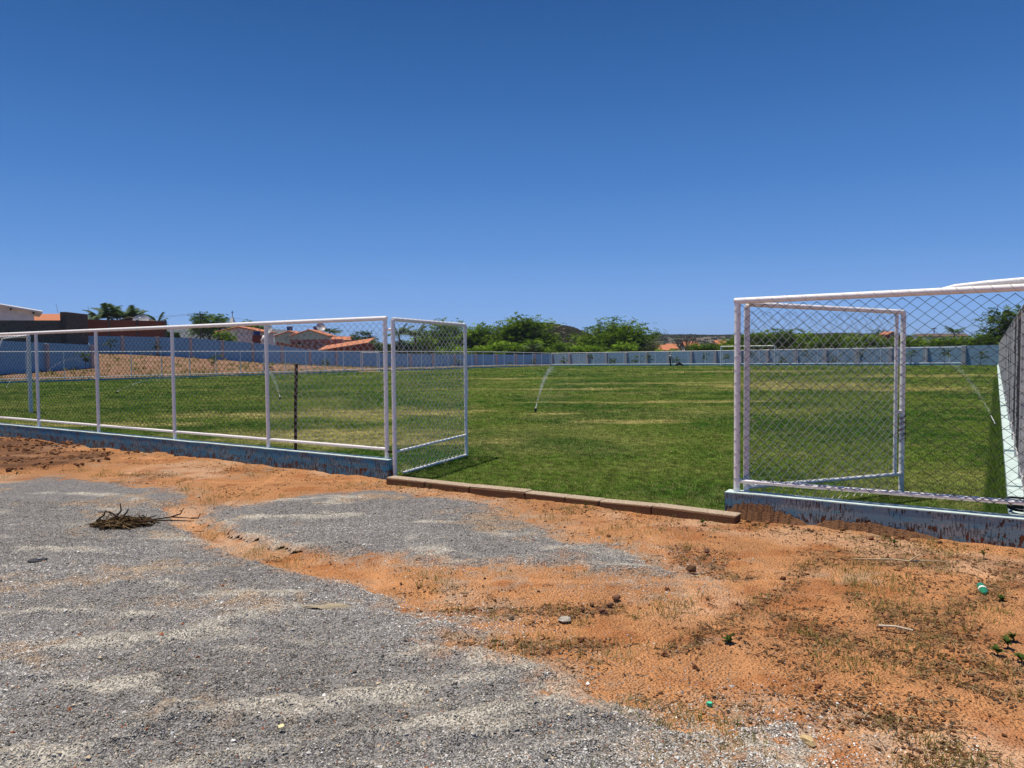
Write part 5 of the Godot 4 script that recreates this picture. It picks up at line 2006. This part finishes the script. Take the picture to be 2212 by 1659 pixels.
	t = thing("barn", "long low grey building beyond the end wall's trees", "building", Vector3(p2.x, -0.7, p2.z))
	gable(t, Vector3(p2.x, -0.7, p2.z), 5.0, 15.0, p2.y, p2.y + 0.8, PI / 2, M.plaster_white, M.plaster_grey, 0.3)
	window(t, Vector3(p2.x - 3, p2.y - 1.0, p2.z + 2.55), 1.2, 0.8)
	p2 = at(2018, 708, 240)
	t = thing("utility_pole", "lone distant utility pole above the long grey building", "pole", Vector3(p2.x, -0.7, p2.z))
	s = Shape.new()
	s.tube([Vector3(p2.x, -0.7, p2.z), p2], [0.16, 0.12], 6)
	part("pole", s, M.bark, t)
	s = Shape.new()
	s.box(p2 - Vector3(0, 0.25, 0), Vector3(1.5, 0.2, 0.2))
	part("crossarm", s, M.bark, t)

func trees() -> void:
	var d1 := Color(0.07, 0.13, 0.014)
	var l1 := Color(0.22, 0.34, 0.036)
	var d2 := Color(0.035, 0.07, 0.02)
	var l2 := Color(0.09, 0.145, 0.045)
	# feathery trees beyond the corner of the pitch
	tree_at("mesquite_tree", "feathery green tree seen through the narrow gate leaf", 957, 699, 54, 150, 0.85, d1, l1)
	tree_at("mesquite_tree", "feathery green tree between the narrow gate leaf and the tallest tree", 1036, 698, 40, 146, 0.9, d1 * 0.9, l1 * 0.9)
	tree_at("mesquite_tree", "tallest feathery tree in front of the bare hill", 1131, 686, 60, 140, 0.78, d1 * 0.8, l1 * 0.75)
	tree_at("mesquite_tree", "low spreading side of feathery trees sloping down from the tallest", 1184, 728, 28, 137, 0.7, d1, l1 * 1.08)
	tree_at("mesquite_tree", "wide feathery tree on the far side of the bare hill", 1328, 701, 74, 138, 0.62, d1 * 0.85, l1 * 0.82)
	tree_at("mesquite_tree", "wispy pale topped tree beside the wide feathery tree", 1270, 696, 26, 141, 1.0, Color(0.06, 0.09, 0.035), Color(0.17, 0.2, 0.08), "feather", "", -0.5, 0.6)
	tree_at("mesquite_tree", "small sparse pale tree at the end of the wide feathery tree", 1404, 731, 15, 132, 1.2, Color(0.08, 0.10, 0.05), Color(0.17, 0.18, 0.09), "feather", "", -0.5, 0.55)
	for e in [[1084, 737, 34], [1152, 734, 24], [1215, 741, 26], [1040, 743, 26], [985, 742, 28], [1270, 741, 30], [1350, 742, 32], [1440, 752, 18]]:
		tree_at("bush", "bright green bush between the end wall and the feathery trees", e[0], e[1], e[2], 128.0, 0.6, d1 * 1.15, l1 * 1.25, "feather", "bushes below the feathery trees", -0.5, 1.3)
	# row beyond the end wall
	for e in [[1520, 744, 34, 118, 0], [1556, 739, 34, 122, 1], [1601, 724, 36, 126, 2], [1650, 723, 42, 122, 3], [1706, 716, 44, 122, 3], [1757, 721, 38, 118, 3], [1808, 722, 46, 112, 3], [1866, 728, 46, 108, 4], [1920, 731, 42, 106, 4], [1975, 733, 42, 104, 5], [2035, 731, 48, 102, 5], [2095, 727, 42, 100, 6], [2140, 720, 38, 98, 6]]:
		var which: String = ["low bushy tree just past the bare tree above the end wall", "low bushy tree below the orange roof past the bare tree", "bushy tree behind the hinge of the wide gate leaf", "tall bushy tree above the end wall, seen through the wide gate leaf", "lower bushy tree above the end wall by the red brick house", "bushy tree in front of the long grey building", "bushy tree beside the big dark feathery tree at the corner"][e[4]]
		tree_at("leafy_tree", which, e[0], e[1], e[2], e[3], 0.62, d1, l1 * 0.72, "feather", "trees in a row above the end wall", -0.5, 1.5)
	tree_at("mesquite_tree", "big dark feathery tree rising where the side fence meets the end wall", 2200, 664, 58, 98, 0.85, d2 * 1.2, l1 * 0.7)
	tree_at("leafy_tree", "dark round distant tree above the red brick house", 1905, 713, 19, 200, 0.9, d2, l2, "broad")
	tree_at("leafy_tree", "small dark distant tree next to the dark round one", 1936, 717, 15, 205, 0.8, d2, l2, "broad")
	# among the houses
	tree_at("mesquite_tree", "dark domed tree behind the wooden utility pole", 455, 677, 36, 156, 0.75, d2 * 1.3, l1 * 0.75, "feather", "", 1.0)
	tree_at("mesquite_tree", "dark domed tree behind the cream gabled house", 540, 691, 36, 165, 0.7, d2 * 1.3, l1 * 0.75, "feather", "", 1.0)
	tree_at("bush", "leafy bush climbing over the blue wall beside the cream house", 492, 716, 30, 112, 0.7, d1, l1, "broad", "", 1.0)
	tree_at("bush", "small leafy bush behind the blue wall past the red brick wall", 368, 716, 12, 100, 0.8, d2, l2, "broad", "", 1.5)
	tree_at("mango_tree", "round dense dark tree beside the tiled brick shed", 782, 709, 26, 128, 1.0, d2, l2, "broad", "", -0.5, 1.3)
	tree_at("leafy_tree", "dark leafy tree behind the narrow gate leaf's hinge post", 822, 733, 22, 124, 0.9, d2, l2 * 1.2, "broad")
	tree_at("leafy_tree", "mid green tree below the palms behind the narrow gate leaf", 872, 728, 30, 126, 0.8, d2 * 1.3, l1 * 0.8, "broad")
	tree_at("leafy_tree", "yellowish green tree beside the palms behind the narrow gate leaf", 914, 724, 28, 132, 0.8, d1, l1 * 0.9, "broad")
	tree_at("leafy_tree", "leafy tree behind the green house's far end", 718, 719, 16, 140, 0.9, d1, l1 * 0.85, "broad")
	for e in [[212, 688, 2.7], [232, 683, 3.1], [253, 682, 3.2], [273, 686, 3.0], [290, 690, 2.5]]:
		palm("windblown coconut palm behind the long red brick wall", e[0], e[1], 112, e[2], 1.5, "palms behind the brick wall", 15)
	palm("small palm between the plaster block and the taller palms", 194, 694, 108, 1.9, 1.5, "")
	palm("small palm past the satellite dishes over the red brick wall", 340, 698, 110, 1.9, 1.5, "")
	palm("palm top beside the green house's dish", 712, 718, 145, 2.6, 0.0, "")
	palm("coconut palm behind the hinge of the narrow gate leaf", 862, 722, 125, 2.7, -0.5, "palms behind the narrow gate leaf")
	palm("coconut palm behind the hinge of the narrow gate leaf", 897, 724, 122, 2.9, -0.5, "palms behind the narrow gate leaf")
	palm("short palm with dry yellow fronds in front of the tallest feathery tree", 1150, 752, 124, 1.8, -0.5, "", 11)
	palm("lone distant palm above the long grey building", 2061, 718, 180, 2.6, -0.7, "")
	bare_tree()

func bare_tree() -> void:
	var base := Vector3(at(1483, 758, 128).x, -0.5, -128)
	var t := thing("bare_tree", "leafless grey tree with fanned branches above the end wall", "tree", base)
	var s := Shape.new()
	s.tube([base, base + Vector3(0.05, 1.6, 0), base + Vector3(0, 2.0, 0)], [0.22, 0.17, 0.15], 8)
	part("trunk", s, M.bare_bark, t)
	s = Shape.new()
	var queue := []
	for i in 11:
		queue.append([base + Vector3(0, 1.5 + 0.05 * i, 0), Vector3(-1.0 + 0.2 * i, rng.randf_range(0.8, 1.3), rng.randf_range(-0.6, 0.6)).normalized(), 1.35, 0.08, 0])
	while queue.size():
		var q: Array = queue.pop_back()
		var mid: Vector3 = q[0] + q[1] * q[2] * 0.5 + Vector3(rng.randf_range(-0.1, 0.1), 0.03, rng.randf_range(-0.1, 0.1))
		var end: Vector3 = q[0] + q[1] * q[2]
		s.tube([q[0], mid, end], [q[3], q[3] * 0.8, q[3] * 0.55], 4, false)
		if q[4] < 4:
			for i in (3 if q[4] < 2 else 2):
				var d: Vector3 = (q[1] + Vector3(rng.randf_range(-0.6, 0.6), rng.randf_range(-0.1, 0.45), rng.randf_range(-0.5, 0.5))).normalized()
				queue.append([end if i else mid, d, q[2] * rng.randf_range(0.6, 0.8), maxf(q[3] * 0.55, 0.012), q[4] + 1])
	part("branches", s, M.bare_bark, t)

# ---- small things lying outside the gate ----
func stone(label: String, o: Vector3, size: Vector3, seed_: int, c: Color, turn := 0.0, called := "stone") -> void:
	var s := Shape.new()
	s.tint = c
	s.rock(o + Vector3(0, size.y * 0.3, 0), size * 0.55, seed_, 0.2, Basis(Vector3.UP, turn))
	single(called, s, M.rough_stone, label, "stone" if called == "stone" else "brick")

func weed(label: String, o: Vector3, n: int, r: float, h: float, dark: Color, light: Color, group := "") -> void:
	var t := thing("weed", label, "weed", o, group)
	var s := Shape.new()
	s.tube([o - Vector3(0, 0.02, 0), o + Vector3(0.01, h * 0.4, 0)], [0.004, 0.003], 5)
	part("stem", s, M.bark, t)
	var me := leaf_spray(51, 3, 0.12, 0.085, 0.7)
	for i in n:
		var leaf := MeshInstance3D.new()
		leaf.name = "leaf"
		if not weed_meshes.has(i % 3):
			var sh := Shape.new()
			sh.tint = dark.lerp(light, (i % 3) / 2.0)
			var nn := Vector3(0.1, 1, 0).normalized()
			for k in 4:
				var x0 := k / 4.0
				var x1 := (k + 1) / 4.0
				var w0 := 0.26 * sin(PI * pow(x0, 0.8))
				var w1 := 0.26 * sin(PI * pow(x1, 0.8))
				var y0 := 0.28 * sin(PI * 0.75 * x0)
				var y1 := 0.28 * sin(PI * 0.75 * x1)
				sh.poly([Vector3(x0, y0 + w0 * 0.25, -w0), Vector3(x1, y1 + w1 * 0.25, -w1), Vector3(x1, y1, 0), Vector3(x0, y0, 0)], nn)
				sh.poly([Vector3(x0, y0, 0), Vector3(x1, y1, 0), Vector3(x1, y1 + w1 * 0.25, w1), Vector3(x0, y0 + w0 * 0.25, w0)], nn)
			weed_meshes[i % 3] = sh.mesh(M.blade)
		leaf.mesh = weed_meshes[i % 3]
		leaf.basis = (Basis(Vector3.UP, i * 2.4) * Basis(Vector3.BACK, rng.randf_range(-0.1, 0.7))).scaled(Vector3.ONE * r * rng.randf_range(0.6, 1.2))
		leaf.position = Vector3(0, h * rng.randf_range(0.05, 0.5), 0)
		t.add_child(leaf, true)

var weed_meshes := {}

func build_details() -> void:
	mat("rough_stone", 1, 1, 1, 0.9, true)
	textured(M.rough_stone, M.concrete.albedo_texture, 0.25)
	# heap of uprooted dry stalks
	var o := Vector3(-4.38, 0.03, -8.46)
	var t := thing("brush_heap", "heap of uprooted dry brown stalks lying on the gravel", "brush", o)
	var s := Shape.new()
	for i in 330:
		var q := rng.randf() * TAU
		var r := sqrt(rng.randf())
		var p := o + Vector3(cos(q) * r * 0.3, 0.015 + 0.085 * (1.0 - r) * rng.randf(), sin(q) * r * 0.2)
		var d := Vector3(rng.randfn(0, 1), rng.randfn(0.08, 0.22), rng.randfn(0, 0.6)).normalized() * rng.randf_range(0.05, 0.14)
		s.tint = [Color(0.07, 0.043, 0.022), Color(0.11, 0.07, 0.034), Color(0.19, 0.135, 0.065), Color(0.04, 0.026, 0.015)][i % 4]
		s.tube([p - d, p + Vector3(0, 0.02, 0.01), p + d], [0.006, 0.005, 0.002], 4, false)
	part("stalks", s, M.stone, t, true)
	s = Shape.new()
	s.tint = Color(0.07, 0.045, 0.028)
	for k in [[Vector3(-0.1, 0.08, 0), Vector3(-0.02, 0.16, 0), Vector3(-0.03, 0.25, 0)], [Vector3(-0.05, 0.1, 0.02), Vector3(-0.15, 0.15, 0), Vector3(-0.26, 0.16, 0.05)], [Vector3(0, 0.1, 0), Vector3(0.04, 0.14, 0), Vector3(0.06, 0.18, 0)], [Vector3(-0.3, 0.05, 0), Vector3(-0.22, 0.11, 0), Vector3(-0.18, 0.17, 0.02)]]:
		s.tube([o + k[0], o + k[1], o + k[2]], [0.011, 0.009, 0.005], 6)
	for k in [[Vector3(0.2, 0.04, 0), Vector3(0.5, 0.07, -0.08), Vector3(0.72, 0.05, -0.1)], [Vector3(0.5, 0.07, -0.08), Vector3(0.6, 0.10, -0.1), Vector3(0.63, 0.16, -0.12)], [Vector3(0.2, 0.05, 0.03), Vector3(0.5, 0.05, 0.0), Vector3(0.78, 0.03, -0.04)], [Vector3(0.72, 0.05, -0.1), Vector3(0.8, 0.05, -0.1), Vector3(0.82, 0.1, -0.12)]]:
		s.tube([o + k[0], o + k[1], o + k[2]], [0.009, 0.008, 0.004], 6)
	part("branch", s, M.stone, t)
	# old lid
	o = Vector3(-4.41, 0.035, -6.96)
	t = thing("metal_lid", "dark round metal lid lying flat on the gravel", "lid", o)
	s = Shape.new()
	s.tint = Color(0.06, 0.06, 0.065)
	s.tube([o, o + Vector3(0, 0.012, 0), o + Vector3(0.0, 0.018, 0)], [0.08, 0.082, 0.072], 20)
	part("disc", s, M.stone, t)
	s = Shape.new()
	s.tint = Color(0.3, 0.28, 0.27)
	s.tube([o + Vector3(0.02, 0.018, 0), o + Vector3(0.02, 0.03, 0)], [0.028, 0.02], 12)
	part("boss", s, M.stone, t)
	# stones, brick scraps
	stone("flat grey stone at the edge of the gravel beside broken rubble", Vector3(0.37, 0.0, -5.40), Vector3(0.095, 0.03, 0.08), 1, Color(0.40, 0.38, 0.33), 0.2)
	stone("small round brown stone beside the flat grey stone", Vector3(-0.02, 0.0, -5.43), Vector3(0.045, 0.04, 0.045), 2, Color(0.2, 0.15, 0.1))
	stone("long yellowish rock among green blades at the gravel's edge", Vector3(1.44, 0.0, -3.66), Vector3(0.05, 0.045, 0.105), 3, Color(0.55, 0.42, 0.22), 0.35)
	stone("half buried pale rock beside the long yellowish rock", Vector3(1.68, -0.01, -3.72), Vector3(0.075, 0.03, 0.045), 4, Color(0.38, 0.25, 0.14), 0.1)
	stone("squarish reddish brick chunk in front of the gateway kerb", Vector3(1.86, 0.0, -7.22), Vector3(0.06, 0.05, 0.045), 5, Color(0.22, 0.12, 0.08), 0.4, "brick_chunk")
	stone("dark lumpy clod beyond the weeds on the orange earth", Vector3(1.57, 0.0, -6.61), Vector3(0.085, 0.06, 0.06), 6, Color(0.11, 0.06, 0.035), 0.0)
	for k in [[0.52, -5.62, 0.05, "first"], [0.66, -5.58, 0.07, ""], [0.80, -5.86, 0.08, ""], [0.74, -5.72, 0.06, ""], [0.60, -5.74, 0.045, ""], [0.58, -5.52, 0.04, ""]]:
		s = Shape.new()
		s.tint = Color(0.16, 0.085, 0.05) * rng.randf_range(0.7, 1.3)
		s.rock(Vector3(k[0], k[2] * 0.12, k[1]), Vector3(k[2], k[2] * 0.5, k[2] * 0.7) * 0.55, 40 + int(k[2] * 900), 0.3, Basis(Vector3.UP, k[0] * 9.0))
		single("rubble", s, M.rough_stone, "broken brown brick rubble heaped beyond the flat grey stone", "rubble", "rubble pieces in one small heap")
	for k in [[0.95, -4.72], [1.10, -4.55], [0.45, -5.0], [1.75, -4.3], [2.05, -4.75], [1.25, -6.1], [2.3, -6.4], [0.2, -6.05], [1.0, -7.9], [1.95, -5.4], [2.9, -4.4], [2.5, -5.6]]:
		s = Shape.new()
		s.tint = Color(0.2, 0.085, 0.04) * rng.randf_range(0.6, 1.2)
		var r := rng.randf_range(0.016, 0.032)
		s.rock(Vector3(k[0], soil_height(k[0], k[1]) + r * 0.25, k[1]), Vector3(r * 1.2, r, r) * 0.7, int(k[0] * 100.0), 0.28)
		single("clod", s, M.rough_stone, "small hard reddish brown clod on the orange earth", "clod", "clods on the orange earth")
	for i in 26:
		var b := rng.randf_range(-2.55, -0.3)
		var r := rng.randf_range(0.008, 0.028)
		s = Shape.new()
		s.tint = Color(0.16, 0.075, 0.035) * rng.randf_range(0.7, 1.4)
		var o2 := F(8.70 - 0.25 * pow(rng.randf(), 1.5), b, r * 0.3)
		s.rock(o2, Vector3(r * 1.3, r * 0.8, r), 200 + i, 0.3)
		single("clod", s, M.rough_stone, "crumb of dark earth at the foot of the short blue wall", "clod", "clods along the short wall")
	# plank-like slab of cracked mud in the gravel
	s = Shape.new()
	s.tint = Color(0.36, 0.31, 0.22)
	s.rock(Vector3(-1.36, 0.028, -5.66), Vector3(0.13, 0.024, 0.05), 9, 0.25, Basis(Vector3.UP, -0.06))
	s.rock(Vector3(-1.58, 0.028, -5.66), Vector3(0.14, 0.012, 0.03), 10, 0.25, Basis(Vector3.UP, 0.1))
	single("mud_cake", s, M.rough_stone, "flat cake of dried pale mud lying in the gravel", "mud")
	s = Shape.new()
	s.tint = Color(0.75, 0.68, 0.38)
	s.chamfer(Vector3(-1.19, 0.045, -3.79), Vector3(0.028, 0.005, 0.024), 0.0015, Basis.from_euler(Vector3(0.2, 0.5, 0.15)))
	single("paper_scrap", s, M.stone, "small cream scrap lying on the open gravel", "scrap")
	# litter
	o = Vector3(3.71, 0.03, -5.93)
	t = thing("bottle", "crushed green plastic bottle lying among weeds on the orange earth", "bottle", o)
	var ax := Vector3(-0.42, 0.03, 0.9).normalized() * 0.72
	s = Shape.new()
	var pts := []
	for k in [-0.15, -0.145, -0.06, 0.0, 0.04, 0.09, 0.12, 0.14, 0.165]:
		pts.append(o + ax * k)
	s.tube(pts, [0.022, 0.033, 0.034, 0.026, 0.033, 0.032, 0.02, 0.012, 0.011], 14)
	part("body", s, M.green_plastic, t)
	s = Shape.new()
	s.tube([o + ax * -0.01, o + ax * 0.05], [0.0335, 0.0345], 14, false)
	part("label_band", s, M.plaster_white, t)
	o = Vector3(1.06, 0.012, -4.05)
	s = Shape.new()
	s.tint = Color(0.1, 0.55, 0.33)
	s.tube([o, o + Vector3(0, 0.014, 0.003), o + Vector3(0, 0.017, 0.003)], [0.017, 0.018, 0.014], 14)
	single("green_cap", s, M.stone, "bright green bottle cap lying on the gravel's edge", "cap")
	s = Shape.new()
	s.tint = Color(0.62, 0.53, 0.4)
	s.tube([Vector3(2.52, 0.03, -5.17), Vector3(2.62, 0.035, -5.14), Vector3(2.72, 0.02, -5.10)], [0.008, 0.0075, 0.006], 8)
	single("stick", s, M.stone, "short pale peeled stick on the orange earth", "stick")
	s = Shape.new()
	s.tint = Color(0.5, 0.4, 0.25)
	s.tube([Vector3(3.1, 0.03, -6.85), Vector3(3.4, 0.05, -6.75), Vector3(3.62, 0.03, -6.72)], [0.004, 0.006, 0.009], 6)
	s.tube([Vector3(3.55, 0.04, -6.73), Vector3(3.62, 0.09, -6.72), Vector3(3.66, 0.11, -6.7)], [0.009, 0.005, 0.003], 6)
	s.tube([Vector3(3.6, 0.04, -6.73), Vector3(3.75, 0.05, -6.7), Vector3(3.9, 0.03, -6.68)], [0.009, 0.005, 0.002], 6)
	single("stick", s, M.stone, "long forked dry stalk lying before the short blue wall", "stick")
	s = Shape.new()
	for k in 4:
		var ring := []
		for a in 15:
			var q := TAU * a / 14.0
			ring.append(F(9.25, 0.26, 0.31 + 0.028 * k) + Vector3(cos(q) * (0.13 + 0.012 * (k % 2)), 0.006 * sin(q * 2.0), sin(q) * 0.13))
		s.tube(ring, [0.013], 6, false)
	single("hose_coil", s, M.black_plastic, "coil of black hose on the pale side wall by the corner", "hose")
	# weeds
	var g0 := Color(0.04, 0.075, 0.018)
	var g1 := Color(0.09, 0.135, 0.035)
	weed("broad leafed green weed alone on the orange earth", Vector3(1.42, 0.01, -4.93), 13, 0.055, 0.05, g0, g1)
	for e in [[3.72, -5.72], [3.85, -5.6], [4.0, -5.5]]:
		weed("creeping green weed beside the green bottle", Vector3(e[0], 0.01, e[1]), 14, 0.045, 0.03, g0, g1, "weeds by the green bottle")
	for e in [[3.05, -4.72], [3.2, -4.85], [3.28, -4.68], [3.4, -4.8], [3.12, -4.6], [3.3, -4.95]]:
		weed("sprawling green weed in a patch on the littered orange earth", Vector3(e[0], 0.01, e[1]), 16, 0.05, 0.035, g0, g1, "sprawling weed patch")
	for e in [[-1.2, -10.75], [-0.8, -10.55], [0.9, -9.35], [2.1, -8.35], [3.75, -7.4], [4.35, -6.95]]:
		weed("small green weed at the foot of the kerb or wall", Vector3(e[0], 0.02, e[1]), 10, 0.045, 0.04, g0, g1 * 1.2, "weeds along the kerb and wall")
